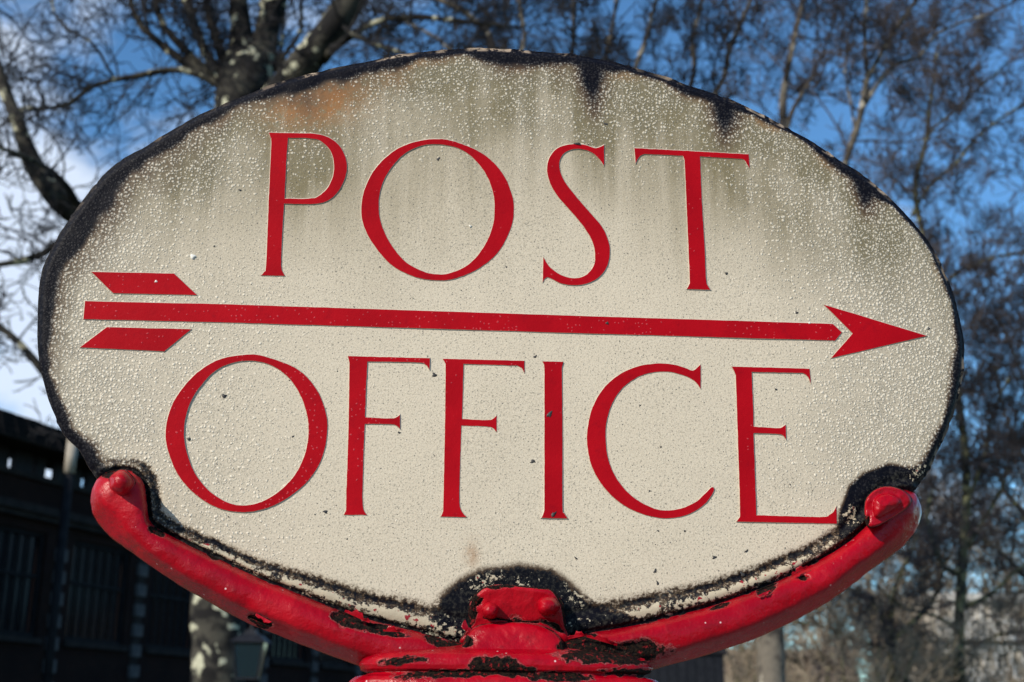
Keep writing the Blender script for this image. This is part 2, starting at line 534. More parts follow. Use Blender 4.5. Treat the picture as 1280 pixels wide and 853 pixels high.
# ------------------------------------------------------------------ ground
g = mesh_obj('ground', [(-900, -300, 0), (900, -300, 0), (900, 1500, 0), (-900, 1500, 0)], [(0, 1, 2, 3)], M['lawn'])
tag(g, kind='structure')
pv = mesh_obj('pavement', [(-6, -3, 0.012), (6, -3, 0.012), (6, 3.5, 0.012), (-6, 3.5, 0.012), (-6, -3, -0.2), (6, -3, -0.2), (6, 3.5, -0.2), (-6, 3.5, -0.2)],
              [(0, 1, 2, 3), (0, 4, 5, 1), (1, 5, 6, 2), (2, 6, 7, 3), (3, 7, 4, 0)], plain('paving_grey', (0.20, 0.19, 0.18), (0.28, 0.27, 0.25), 6, 0.85, 0.004))
tag(pv, kind='structure')

# ------------------------------------------------------------------ THE SIGN
sign = empty('post_office_sign', (C0.x, C0.y, 0), YAW)
tag(sign, 'weathered cream oval POST OFFICE sign with a red arrow, held by a red iron cradle', 'sign')

EDGE = [(45, 400), (46, 372), (49, 345), (58, 318), (76, 285), (100, 251), (128, 216), (153, 196.5), (179, 182), (204, 166.5), (245, 143), (282, 126.5),
        (315, 113.5), (340, 103), (362, 96), (400, 86.5), (441, 77.5), (486, 68), (522, 62.5), (583, 57.8), (620, 58.2), (651, 60.3), (709, 64.8), (760, 73),
        (787, 80.5), (828, 92), (870, 107), (908, 119.5), (945, 136), (983, 156), (1020, 177), (1057, 202), (1088, 222), (1122, 253), (1152, 287),
        (1170, 312), (1187, 348), (1197, 375), (1205, 412), (1208, 433), (1206, 467), (1200, 498), (1187, 537), (1174, 565), (1164, 587), (1142, 617),
        (1112, 655), (1050, 705), (960, 752), (850, 788), (740, 808), (640, 814), (540, 806), (440, 782), (340, 748), (250, 710), (180, 668), (140, 625),
        (119, 596), (110, 583), (98, 562), (78, 541), (64, 510), (51, 470), (45, 430)]
ARM_T = [(121, 600), (134, 590), (150, 587), (168, 590), (180, 603), (184, 630), (187, 650), (200, 662), (238, 682), (289, 706), (323, 723), (357, 736), (408, 756),
         (440, 768), (488, 781), (535, 793), (573, 802), (640, 806), (700, 801), (740, 791), (777, 785), (850, 768), (901, 754), (952, 735), (1013, 707), (1054, 682),
         (1083, 658), (1095, 640), (1110, 622), (1128, 613), (1144, 617)]
ARM_B = [(115, 612), (113, 627), (117, 645), (128, 661), (140, 673), (153, 683), (170, 695), (190, 709), (222, 730), (268, 757), (306, 777), (345, 793), (390, 811),
         (430, 826), (475, 841), (530, 850), (570, 853), (640, 856), (700, 855), (745, 851), (785, 845), (862, 825), (912, 810), (968, 788), (1033, 754), (1088, 713),
         (1120, 690), (1138, 672), (1148, 656), (1152, 641), (1149, 626)]

def build_plate():
    NTH, rings = 960, np.concatenate([np.linspace(0.02, 0.80, 95), np.linspace(0.805, 0.97, 42), np.linspace(0.974, 1.0, 12)])
    e = np.array(catmull(EDGE, 2.0, True))
    seg = np.r_[0, np.cumsum(np.hypot(*np.diff(np.vstack([e, e[:1]]), axis=0).T))]
    u = np.linspace(0, seg[-1], NTH, endpoint=False)
    ex = np.interp(u, seg, np.r_[e[:, 0], e[0, 0]])
    ey = np.interp(u, seg, np.r_[e[:, 1], e[0, 1]])
    ctr = np.array([630.0, 430.0])
    # ragged, chipped rim
    rag = np.array([0.9 * noise.noise((a * 0.035, b * 0.035, 1.0)) + 1.3 * noise.noise((a * 0.13, b * 0.13, 5.0)) ** 3 * 3 for a, b in zip(ex, ey)])
    dv = np.stack([ex, ey], 1) - ctr
    dv /= np.linalg.norm(dv, axis=1)[:, None]
    E = np.stack([ex, ey], 1) + dv * rag[:, None]
    xy = (ctr + rings[:, None, None] * (E[None] - ctr)).reshape(-1, 2)
    xy = np.vstack([xy, ctr[None]])
    d, pos = seg_dist(xy, EDGE + EDGE[:1])
    ins = inside(xy, EDGE)
    d = np.where(ins, d, 0.0)
    x, y = xy[:, 0], xy[:, 1]
    n1, n2, n3 = vnoise(xy, 0.02, 1), vnoise(xy, 0.06, 2), vnoise(xy, 0.006, 3)
    # ---- burnt border: width along the outline
    W = {(45, 400): 22, (49, 345): 30, (76, 285): 44, (128, 216): 40, (179, 182): 32, (245, 143): 26, (282, 126.5): 16, (340, 103): 20, (362, 96): 26, (400, 86.5): 28,
         (441, 77.5): 26, (486, 68): 21, (522, 62.5): 15, (583, 57.8): 14, (620, 58.2): 32, (651, 60.3): 26, (709, 64.8): 22, (760, 73): 22, (787, 80.5): 13,
         (828, 92): 13, (870, 107): 20, (908, 119.5): 24, (945, 136): 10, (983, 156): 9, (1020, 177): 12, (1057, 202): 18, (1088, 222): 26, (1122, 253): 11,
         (1152, 287): 8, (1197, 375): 12, (1208, 433): 17, (1200, 498): 16, (1174, 565): 13, (1164, 587): 16, (98, 562): 22, (78, 541): 20, (64, 510): 20, (51, 470): 21}
    wk = np.array([(i, W[p]) for i, p in enumerate(EDGE) if p in W], float)
    w = np.interp(pos, wk[:, 0], wk[:, 1], period=len(EDGE))
    w = 0.70 * w * (1 + 0.22 * n2 + 0.35 * n1)
    bottom = sstep(600, 640, y)
    burn = sstep(w * 2.0, w * 0.25, d) * (1 - bottom)
    halo = sstep(w * 4.2, w * 0.5, d + 6 * n1) * (1 - bottom) * sstep(560, 420, y)
    burn = np.maximum(burn, halo * np.interp(x, [0, 330, 520, 900, 1280], [0.46, 0.40, 0.26, 0.24, 0.14]))
    # drips running straight down from the rim
    top_y = np.interp(x, [p[0] for p in EDGE[:44]], [p[1] for p in EDGE[:44]])
    def drip(cx, ln, hw, k=1.0, lean=0.0):
        dy = y - top_y
        return k * sstep(ln * 1.15, ln * 0.05, dy) * np.exp(-np.abs((x - cx - lean * dy) / (hw * (1 - 0.45 * np.clip(dy / ln, 0, 1)))) ** 1.5)
    for a in ((738, 105, 26, 1.0, 0.05), (905, 90, 26, 0.95, 0), (1080, 75, 24, 1.0, 0), (380, 90, 30, 0.5, 0.15), (632, 60, 40, 0.55, 0), (240, 60, 26, 0.4, -0.1), (700, 80, 30, 0.35, 0)):
        burn = np.maximum(burn, drip(*a))
    # dark scale round the fixings
    arch = [(520, 800), (536, 775), (553, 746), (575, 726), (602, 714), (650, 708), (690, 714), (714, 732), (734, 752), (772, 762), (800, 775), (800, 830), (520, 830)]
    burn = np.maximum(burn, 0.98 * poly_mask(xy, arch, 13))
    rcol = [(1046, 676), (1050, 640), (1062, 608), (1080, 592), (1110, 581), (1140, 585), (1166, 574), (1176, 580), (1150, 620), (1120, 650), (1085, 672)]
    burn = np.maximum(burn, poly_mask(xy, rcol, 7))
    # groove and bead along the cradle
    dT, pT = seg_dist(xy, catmull(ARM_T, 6))
    above = np.where(inside(xy, ARM_T + ARM_B[::-1]), 0, 1)
    dT = dT * above
    low = sstep(560, 590, y)
    lx = np.interp(x, [120, 190, 260, 330, 420, 540, 740, 800, 950, 1060, 1120], [14, 18, 20, 24, 34, 40, 40, 38, 30, 24, 20])
    groove = np.exp(-((dT - lx * 0.72 - 2.5 * n2) / 5.0) ** 2) * low
    lipdark = sstep(6, 3, dT) * low
    burn = np.maximum(burn, np.maximum(groove * (0.75 + 0.25 * n1), lipdark))
    burn = np.maximum(burn, 0.55 * sstep(lx * 1.25, lx * 0.6, dT) * low)
    bead = np.exp(-((dT - lx * 0.36) / (lx * 0.20)) ** 2) * low * sstep(640, 720, y) * (0.8 + 0.5 * n1)
    bead = np.maximum(bead * 0.95, 0.40 * poly_mask(xy, rcol, 4) * sstep(0.0, 0.5, n2 + n1))
    bead = np.maximum(bead * (1 - 0.7 * poly_mask(xy, arch, 6)), 0.40 * poly_mask(xy, arch, 4) * sstep(-0.3, 0.4, n1))
    ragged = np.clip(np.maximum(sstep(lx * 1.5, lx * 1.0, dT) * low, 0.8 * poly_mask(xy, arch, 12)), 0, 1)
    # grime: olive run-off, heaviest under the top rim
    dy = y - top_y
    gr = 0.62 * sstep(300, 0, dy) * (0.8 + 0.5 * n1)
    def run(cx, hw, ln, k, y0=0.0):
        return 1.6 * k * np.exp(-((x - cx - 6 * n1) / hw) ** 2) * sstep(ln, ln * 0.25, dy) * sstep(y0 - 30, y0 + 10, dy)
    for a in ((395, 42, 290, 0.60), (345, 30, 220, 0.35), (745, 40, 230, 0.62), (905, 40, 200, 0.5), (840, 60, 330, 0.30), (1080, 36, 170, 0.55), (632, 50, 170, 0.40),
              (240, 40, 170, 0.45), (560, 60, 340, 0.22), (180, 30, 130, 0.4), (480, 50, 420, 0.18), (985, 40, 260, 0.25)):
        gr = gr + run(*a)
    gr = gr + (0.45 + 0.45 * sstep(420, 200, y)) * sstep(65, 6, d + 8 * n2) * (1 - bottom)
    gr = gr * (1 - 0.55 * sstep(330, 460, y))
    grime = np.clip(gr + 0.10 * n3, 0, 1.25)
    # blisters
    side = np.maximum(sstep(330, 90, x), sstep(820, 1130, x)) * sstep(700, 520, y)
    tops = sstep(190, 20, dy) * (0.55 + 0.9 * n1 + 0.3)
    bl = np.maximum(0.95 * side * sstep(300, 30, d), 0.72 * np.clip(tops, 0, 1))
    bl = np.maximum(bl, 0.75 * sstep(110, 15, d) * sstep(620, 560, y))
    bl = np.maximum(bl, 0.42 * sstep(470, 180, x) * sstep(250, 420, y))
    blister = np.clip(bl * (0.9 + 0.35 * n2), 0, 1)
    # rust
    rust = 1.7 * np.exp(-((x - 395 + 0.3 * (y - 110)) / 55) ** 2 - ((y - 116) / 38) ** 2)
    rust = np.maximum(rust, 0.9 * np.exp(-((x - 418) / 10) ** 2 - ((y - 104) / 14) ** 2))
    rust = np.maximum(rust, 0.7 * sstep(14, 2, np.abs(d - w * 1.05)) * (1 - bottom) * sstep(-0.1, 0.4, n1) * sstep(420, 250, y))
    rust = np.maximum(rust, 0.55 * np.exp(-((x - 590) / 9) ** 2 - ((y - 694) / 16) ** 2))
    rust = np.maximum(rust, 0.5 * np.exp(-((x - 487) / 25) ** 2 - ((y - 95) / 18) ** 2))
    blister = blister * (1 - 0.75 * np.clip(rust, 0, 1))
    rim = sstep(6, 3.5, d) * sstep(330, 150, y) * sstep(-0.25, 0.25, n2) + 0.6 * sstep(5, 2, d) * sstep(1000, 1150, x)
    rim = np.clip(rim * (1 - bottom) * sstep(-0.15, 0.25, n1) * (0.35 + 0.65 * sstep(330, 380, x)), 0, 1)
    # ---- relief
    z = -0.0032 * sstep(13, 0, d) ** 2 + 0.0006 * n3
    z += (0.0016 * np.exp(-((dT - lx * 0.36) / (lx * 0.24)) ** 2) - 0.0014 * groove - 0.002 * lipdark) * low
    z += 0.0005 * n2 * burn
    z += 0.0010 * rim * n2
    V = S_np(xy, 0.0)
    V[:, 1] = -z
    nr, nv = len(rings), len(xy)
    faces = []
    for r in range(nr - 1):
        a0, b0 = r * NTH, (r + 1) * NTH
        for k in range(NTH):
            k2 = (k + 1) % NTH
            faces.append((a0 + k, a0 + k2, b0 + k2, b0 + k))
    for k in range(NTH):
        faces.append((nv - 1, (k + 1) % NTH, k))
    nf = len(faces)
    # thickness: rounded edge, then the back
    last = (nr - 1) * NTH
    V = list(map(tuple, V))
    prev = last
    for off, depth in ((0.0004, 0.0055), (0.0, 0.0085), (-0.0012, 0.0105)):
        st = len(V)
        for k in range(NTH):
            vx, vy, vz = V[last + k]
            V.append((vx + dv[k, 0] * off, depth + 0.0006 * n2[last + k], vz - dv[k, 1] * off))
        for k in range(NTH):
            k2 = (k + 1) % NTH
            faces.append((prev + k, prev + k2, st + k2, st + k))
        prev = st
    faces.append(tuple(prev + k for k in range(NTH)))
    midx = [0] * nf + [1] * (len(faces) - nf)
    o = mesh_obj('plate', V, faces, None, sign, True, [M['plate'], M['edge']], midx)
    pad = len(V) - nv
    for nm, arr in (('burn', burn), ('grime', grime), ('blister', blister), ('rust', rust), ('bead', bead), ('rim', rim), ('ragged', ragged)):
        set_attr(o, nm, np.r_[np.clip(arr, 0, 1.25), np.zeros(pad)])
    return o
build_plate()

# ---- letters and arrow, cast proud of the plate
def raised(name, outer, holes, mat, label=None, hgt=0.0007, flare=1.3, step=3.0):
    def worn(L):
        return [(x + 0.22 * noise.noise((x * 0.12, y * 0.12, 3.0)) + 0.28 * noise.noise((x * 0.4, y * 0.4, 8.0)), y + 0.22 * noise.noise((x * 0.12, y * 0.12, 30.0)) + 0.28 * noise.noise((x * 0.4, y * 0.4, 80.0))) for x, y in L]
    loops = [worn(outline(outer, step))] + [worn(outline(h, step)) for h in holes]
    V, F, MI = [], [], []
    tops = []
    for L in loops:
        tops.append([S(x, y, hgt) for x, y in L])
    flat = [p for t in tops for p in t]
    tri = geometry.tessellate_polygon([[Vector((p.x, p.z, 0)) for p in t] for t in tops])
    V += flat
    for a, b, c in tri:
        n = (V[b] - V[a]).cross(V[c] - V[a])
        F.append((a, b, c) if n.y < 0 else (a, c, b))
        MI.append(0)
    base = 0
    for li, L in enumerate(loops):
        n = len(L)
        area = sum(L[i][0] * L[(i + 1) % n][1] - L[(i + 1) % n][0] * L[i][1] for i in range(n))
        sgn = 1 if area > 0 else -1
        if li > 0: sgn = -sgn
        st = len(V)
        for i in range(n):
            p0, p1, p2 = (np.array(L[(i + k) % n]) for k in (-1, 0, 1))
            e1, e2 = p1 - p0, p2 - p1
            e1 = e1 / (np.linalg.norm(e1) + 1e-9); e2 = e2 / (np.linalg.norm(e2) + 1e-9)
            m = np.array([e1[1] + e2[1], -(e1[0] + e2[0])])
            m = m / (np.linalg.norm(m) + 1e-9)
            c = max(0.55, m @ np.array([e1[1], -e1[0]]))
            q = p1 + sgn * m * flare / c
            V.append(S(q[0], q[1], -0.0006))
        for i in range(n):
            j = (i + 1) % n
            f = (base + i, base + j, st + j, st + i)
            F.append(f if sgn < 0 else f[::-1])
            MI.append(1)
        base += n
    o = mesh_obj(name, V, F, None, sign, False, [mat, M['skirt']], MI)
    if label: o['label'] = label
    return o

K = 1  # marks a sharp corner
LETTERS = {
 'P': ([(335.9, 166, K), (374, 166.7), (396, 167.7), (413.4, 173.4), (425.8, 184.5), (433, 201.7), (432, 220), (423.3, 238.7), (411, 250), (393.7, 255), (355, 254.7, K), (352.4, 297.8), (351.4, 332), (353, 339.5), (356.3, 345, K),
        (326, 344.4, K), (330.2, 339.7), (332.7, 329.8), (335.9, 248.5), (339, 179.6), (338, 172)],
       [[(360, 172.2, K), (391.3, 173.4), (403.6, 178.3), (413.4, 189.4), (417.4, 204.2), (416, 221.4), (408.5, 236.2), (398.7, 244.8), (388.8, 248.3), (355.6, 248.5, K), (358, 199)]]),
 'O': ([(545.5, 174), (569, 177.4), (604, 192.8), (627.6, 216.3), (639.3, 242), (642.2, 263), (638, 286.6), (623, 314.8), (599.5, 335), (571.3, 347.6), (548, 350.6), (519.7, 346.4), (489.2, 331.2), (465.8, 304), (454, 280), (451.7, 258.5), (456.4, 235), (470.5, 209.2), (494, 188), (519.7, 177.4)],
       [[(545.5, 180.4), (571.3, 184.8), (590, 196.4), (606.5, 216.3), (616, 239.7), (618.2, 260.8), (615.4, 284.3), (604, 310), (585.4, 331), (564.3, 341), (548, 343.2), (529, 339.6), (505.7, 326.5), (487, 303), (476.4, 279.6), (473.3, 258.5), (475.6, 237.4), (484.6, 216.3), (503.3, 194), (524.4, 183)]]),
 'S': ([(755, 181.4, K), (755.2, 207.2, K), (749, 199), (739.7, 190.6), (728, 186.8), (716.2, 186.6), (705.7, 191.2), (699.4, 201.3), (699.8, 213), (705.7, 227), (721, 247), (737.3, 265.8), (753.2, 285), (760.8, 303.3), (762, 318), (758.4, 333.7), (749, 346.2), (735, 354.2), (718.6, 356.7), (702.2, 354.6), (683.8, 346.6),
        (678.3, 353.4, K), (679.2, 321.5, K), (685.8, 332.6), (697.5, 342), (711.6, 347.2), (723.3, 347.5), (733.8, 343), (742, 332.6), (743.9, 320.8), (740.9, 303.3), (730.3, 284.5), (714, 264.6), (697.5, 245.9), (687.7, 229.4), (683.9, 214.2), (685.8, 200), (694, 187.6), (706.9, 181.6), (721, 180.2), (732.7, 181.6), (745, 185.4)], []),
 'T': ([(793, 185.2, K), (936, 193, K), (937, 211, K), (933.6, 205), (930, 200), (920.7, 198.4), (875, 195.8, K), (877.3, 252), (880.8, 310.7), (882.5, 349.5), (884.3, 356.4), (887.9, 362.3, K), (858.5, 361.4, K), (861.6, 355.2), (862, 345.8), (858.5, 263.8), (855.5, 200.5), (853.9, 194.9, K), (812, 192.9), (803.4, 193.2), (798.4, 197), (794.5, 204.7, K)], []),
 'O ': ([(311, 443.4), (334.2, 446.8), (370.3, 461), (393.6, 484), (406.3, 512.5), (409, 538.3), (402.6, 571.8), (385.8, 600), (360, 622), (334.2, 635), (305.9, 640.2), (275, 635.8), (246.6, 620), (223.4, 595), (210.5, 565), (207, 541), (211.8, 515), (223.4, 491.9), (246.6, 466), (275, 449.3)],
        [[(311, 451), (336.8, 455.8), (360, 471.3), (375.5, 494.5), (384, 520.3), (385.5, 543.5), (380.7, 569.2), (367.8, 595), (347.5, 615.5), (326.5, 627.5), (305.9, 632), (285.3, 628.6), (262, 614.4), (244, 592.5), (233.7, 566.7), (229.8, 540.9), (233.7, 515), (244, 491.9), (264.6, 467.4), (285.3, 455.3)]]),
 'F': ([(434.7, 445.3, K), (537.3, 448, K), (536.8, 462.5, K), (533.4, 457), (529.6, 454.3), (518, 453), (459.2, 452, K), (457.4, 486.6), (456.3, 522, K), (486, 523.2), (494.8, 522.4), (500, 518.6, K), (500, 536.2, K), (494.8, 531.7), (487, 530.4), (456, 529.9, K), (454, 576.8), (453, 625.8), (454.8, 638.7), (458.7, 643.8, K),
        (429.8, 643.8, K), (432.4, 638.7), (432.9, 615.5), (435.5, 538), (436.8, 462), (436.8, 453)], []),
 'F ': ([(553.4, 448.7, K), (655.5, 451.2, K), (655.5, 466.5, K), (652.2, 460), (647, 457.2), (636, 456.8), (579.2, 454.9, K), (577.6, 524, K), (606, 525.3), (615.3, 524.3), (620.7, 519.6, K), (620.7, 540.4, K), (616, 535), (608, 533.2), (576.6, 532, K), (574.8, 589.7), (574.3, 628.4), (577.4, 640), (583.3, 646.6, K),
         (550.8, 645.9, K), (553.7, 640), (554.2, 628.4), (556, 538), (557, 463.4), (556.5, 454.3)], []),
 'I': ([(678, 451.8, K), (704.3, 452.5, K), (702.5, 459.5), (703, 538), (703, 631), (705, 641.3), (709.4, 648.2, K), (676.7, 647.7, K), (680, 640), (680.5, 625.8), (680.5, 538), (680.5, 460.8), (680, 455.6)], []),
 'C': ([(875.6, 456, K), (875.8, 486.4, K), (870.2, 478.2), (857.9, 470.6), (838.2, 465.2), (818.5, 465.2), (798.8, 470.8), (779, 484.4), (765.5, 504), (758.4, 526.2), (757, 548.4), (760.6, 575.5), (771.7, 600), (789, 619.8), (808.6, 632), (828.3, 638.1), (850.5, 636), (870.2, 627.2), (882.5, 616), (888.6, 609.8), (891, 609), (892.8, 611), (889.9, 618.6), (880, 630.9), (862.8, 642), (843, 647.4), (823.4, 647.4), (801.2, 642), (776.6, 629.6), (754.5, 608.7), (739.7, 582.9), (734, 555.8), (734.8, 533.6), (741, 509), (754.5, 485.6), (774.2, 468.4), (796.3, 458.5), (818.5, 454.8), (838.2, 455.3), (855.4, 459.6), (866, 463.5)], []),
 'E': ([(914.7, 458.4, K), (1011.7, 461, K), (1013.5, 479.8, K), (1009.7, 470.8), (1004.5, 467), (995.5, 466.2), (939.5, 465.1, K), (941.3, 509.5), (941.8, 533.5, K), (970, 535.3), (977.4, 534.5), (982, 531.2, K), (982.6, 549.7, K), (978.7, 544.4), (971, 542.5), (941.8, 541.5, K), (943.9, 599.8), (945.4, 644.2, K), (1024, 646.3), (1036.8, 643.7), (1042, 639.8), (1045.3, 633.2, K), (1045.8, 654.7, K),
        (920.6, 652.2, K), (924, 647.6), (925, 636), (922.7, 561), (920, 478.5), (919.4, 468.2)], []),
}
for ch, (o_, h_) in LETTERS.items():
    raised('letter', o_, h_, M['letter_spk'] if ch in ('O ', 'F') else M['letter'], 'red letter ' + ch.strip())
raised('arrow_shaft', [(106.2, 376.6, K), (289, 380.6, K), (430, 385.4, K), (740, 395.6, K), (1041, 405, K), (1052.3, 415.6, K), (1043.8, 425.8, K), (740, 417.2, K), (430, 407.6, K), (289, 403.4, K), (104, 399, K)], [], M['letter_spk'], step=12)
raised('arrow_head', [(1030, 381, K), (1158.8, 420, K), (1038.8, 447.8, K), (1065.9, 416.9, K)], [], M['letter'], step=12)
raised('arrow_feather', [(114, 340, K), (217.4, 342, K), (246.2, 369, K), (141.4, 366.6, K)], [], M['letter_spk'], step=12)
raised('arrow_feather', [(133.6, 409, K), (239.2, 411.6, K), (205.4, 439.2, K), (99.9, 434.4, K)], [], M['letter_spk'], step=12)

# ---- pits where the enamel has popped, and a few fat blisters
def pits(name, mat, spots, hgt):
    V, F = [], []
    for (x, y, r, el, an, z0) in spots:
        c = len(V)
        n = 9
        V.append(S(x, y, z0 + hgt))
        for ring, (k, zz) in enumerate(((0.6, 0.75), (1.0, -0.3))):
            for j in range(n):
                t = 2 * math.pi * j / n
                rr = r * k * (1 + 0.28 * math.sin(3 * t + x) + 0.15 * math.sin(5 * t + y))
                a, b = rr * math.cos(t), rr * math.sin(t) * el
                V.append(S(x + a * math.cos(an) - b * math.sin(an), y + a * math.sin(an) + b * math.cos(an), z0 + hgt * zz))
        for j in range(n):
            j2 = (j + 1) % n
            F.append((c, c + 1 + j, c + 1 + j2))
            F.append((c + 1 + j, c + 1 + n + j, c + 1 + n + j2, c + 1 + j2))
    o = mesh_obj(name, V, F, mat, sign, True)
    o['kind'] = 'stuff'
rs = random.Random(3)
sp = [(548, 199, 3.6, 0.6, -0.9, 0), (475, 334, 2.0, 0.8, 0, 0), (633, 334, 2.2, 0.9, 0.4, 0), (543, 469, 3.4, 0.8, 0.5, 0), (666, 577, 3.6, 0.75, -0.2, 0), (669, 446, 3.2, 0.6, -0.5, 0),
      (280, 495, 3.2, 0.8, 0.3, 0), (236, 549, 2.4, 0.8, 0, 0), (366, 546, 2.0, 0.7, 0, 0), (407, 640, 4.0, 0.7, 0.2, 0), (687, 518, 4.6, 0.55, -0.9, 0.001), (692, 643, 4.2, 0.5, -0.8, 0.001),
      (757, 155, 3.6, 0.4, 0.2, 0), (819, 714, 4.2, 0.6, -1.2, 0), (822, 729, 4.0, 0.45, 1.2, 0), (837, 740, 3.6, 0.35, 0.6, 0), (720, 698, 3.0, 0.4, 0.7, 0), (823, 664, 2.8, 0.5, 0.7, 0),
      (856, 664, 2.0, 0.9, 0, 0), (893, 697, 3.2, 0.6, -0.3, 0), (933, 689, 3.0, 0.4, -0.6, 0), (928, 718, 3.6, 0.6, 0.9, 0), (800, 507, 1.8, 1, 0, 0), (826, 559, 2.0, 0.8, 0, 0), (812, 614, 2.0, 0.9, 0, 0),
      (499, 541, 2.4, 0.6, 0.2, 0), (434, 674, 1.8, 0.9, 0, 0), (268, 308, 1.7, 1, 0, 0), (300, 238, 2.8, 0.5, 0.3, 0), (1161, 411, 2.2, 0.6, -0.8, 0), (996, 391, 2.2, 0.7, 0.3, 0), (908, 342, 2.0, 0.8, 0, 0),
      (591, 549, 1.8, 0.8, 0, 0), (564, 232, 1.8, 0.8, 0, 0), (606, 262, 1.6, 0.9, 0, 0), (557, 496, 1.7, 0.8, 0, 0), (759, 404, 2.0, 0.9, 0, 0.001), (970, 487, 2.0, 0.6, 0.4, 0), (722, 180, 5, 0.3, 0.15, 0.001)]
for _ in range(60):
    x, y = rs.uniform(260, 1080), rs.uniform(170, 720)
    sp.append((x, y, rs.uniform(0.6, 1.2), rs.uniform(0.4, 1), rs.uniform(0, 3), 0))
pits('enamel_pits', M['pit'], sp, 0.00035)
pits('enamel_blisters', M['blob'], [(241, 321, 4.4, 0.95, 0, 0), (588, 283, 2.6, 0.8, 0.4, 0), (195, 352, 3, 0.8, 0, 0), (1012, 404, 2.2, 0.8, 0, 0)], 0.0011)

# ---- cradle: one casting, two arms meeting over the post head
def chips(xy, spots):
    c = np.zeros(len(xy))
    for (x, y, rx, ry, an) in spots:
        a = (xy[:, 0] - x) * math.cos(an) + (xy[:, 1] - y) * math.sin(an)
        b = -(xy[:, 0] - x) * math.sin(an) + (xy[:, 1] - y) * math.cos(an)
        c = np.maximum(c, np.clip(1.0 - 0.5 * np.hypot(a / rx, b / ry) ** 1.5, 0, 1))
    return c
ARM_CHIPS = [(325, 778, 15, 8, 0.45), (436, 778, 22, 9, 0.35), (478, 786, 30, 6, 0.2), (560, 806, 22, 7, 0.25), (957, 737, 12, 6, -0.35), (770, 817, 62, 15, -0.08), (722, 806, 28, 14, -0.2),
             (1005, 722, 6, 4, 0), (545, 800, 14, 6, 0.2), (197, 664, 10, 4, 0.7), (262, 694, 12, 3, 0.45), (140, 590, 12, 5, -0.3), (900, 757, 14, 2.5, -0.4), (700, 794, 16, 10, 0.4)]
def build_cradle():
    T = np.array(catmull(ARM_T, 1e9))
    NR = 620
    t = np.linspace(0, len(ARM_T) - 1, NR)
    def smooth(P):
        P = np.array(P, float)
        out = []
        for s in t:
            i = min(int(s), len(P) - 2); f = s - i
            p0, p1, p2, p3 = P[max(i - 1, 0)], P[i], P[i + 1], P[min(i + 2, len(P) - 1)]
            out.append(0.5 * (2 * p1 + (p2 - p0) * f + (2 * p0 - 5 * p1 + 4 * p2 - p3) * f * f + (3 * p1 - p0 - 3 * p2 + p3) * f ** 3))
        return np.array(out)
    T, B = smooth(ARM_T), smooth(ARM_B)
    L = np.r_[0, np.cumsum(np.hypot(*np.diff((T + B) / 2, axis=0).T))]
    # profile: rounded top edge, flattish face, chamfered underside
    ps = np.array([0, .012, .035, .075, .13, .20, .30, .42, .54, .63, .69, .735, .78, .85, .92, .97, 1.0])
    pz = np.array([-4, 2.5, 7.0, 10.8, 13.4, 15.0, 16.0, 16.4, 16.2, 15.6, 14.6, 13.0, 10.6, 6.4, 2.0, -1.2, -5.0])
    NS = 44
    s = np.interp(np.linspace(0, 1, NS), np.linspace(0, 1, len(ps)), ps)
    zz = np.interp(s, ps, pz)
    zz = np.convolve(np.r_[zz[0], zz, zz[-1]], [0.25, 0.5, 0.25], 'valid')
    xy = (T[:, None] + s[None, :, None] * (B - T)[:, None]).reshape(-1, 2)
    # wobble of the brushed-on paint edge
    n1, n2 = vnoise(xy, 0.035, 11), vnoise(xy, 0.11, 12)
    z = np.tile(zz, NR)
    end = np.minimum(L, L[-1] - L)
    capf = np.repeat(np.sqrt(np.clip(1 - (1 - np.clip(end / 26, 0, 1)) ** 2, 0, 1)), NS)
    z = np.where(z > 0, z * (0.25 + 0.75 * capf), z)
    # under the bracket the casting swells forward
    mid = np.exp(-((xy[:, 0] - 645) / 110) ** 2)
    z = z + 3.0 * mid * (z > 0)
    chip_contact = chips(xy + np.stack([n2, n1], 1) * 6, ARM_CHIPS)
    edge = sstep(0.06, 0.0, np.tile(s, NR)) * sstep(-0.1, 0.35, n2) * 0.7
    chip_contact = np.maximum(chip_contact, edge)
    z = z + (z > 3) * (0.8 * n1 + 0.22 * n2) - 3.2 * sstep(0.35, 0.6, chip_contact) * (z > 5)
    z *= MM
    xy2 = xy + np.stack([n2, n1], 1) * 0.9
    V = S_np(xy2, 0.0)
    # shift each vertex along its own sight line onto its own depth
    Vn = np.array([S(a, b, c) for (a, b), c in zip(xy2, z)])
    F = []
    for i in range(NR - 1):
        for j in range(NS - 1):
            a = i * NS + j
            F.append((a, a + 1, a + NS + 1, a + NS))
    F.append(tuple(range(NS))[::-1])
    F.append(tuple((NR - 1) * NS + j for j in range(NS)))
    # back web
    for i in range(NR - 1):
        F.append((i * NS, (i + 1) * NS, (i + 1) * NS + NS - 1, i * NS + NS - 1))
    o = mesh_obj('cradle_arm', Vn, F, M['iron'], sign, True)
    set_attr(o, 'chip_contact', chip_contact)
build_cradle()

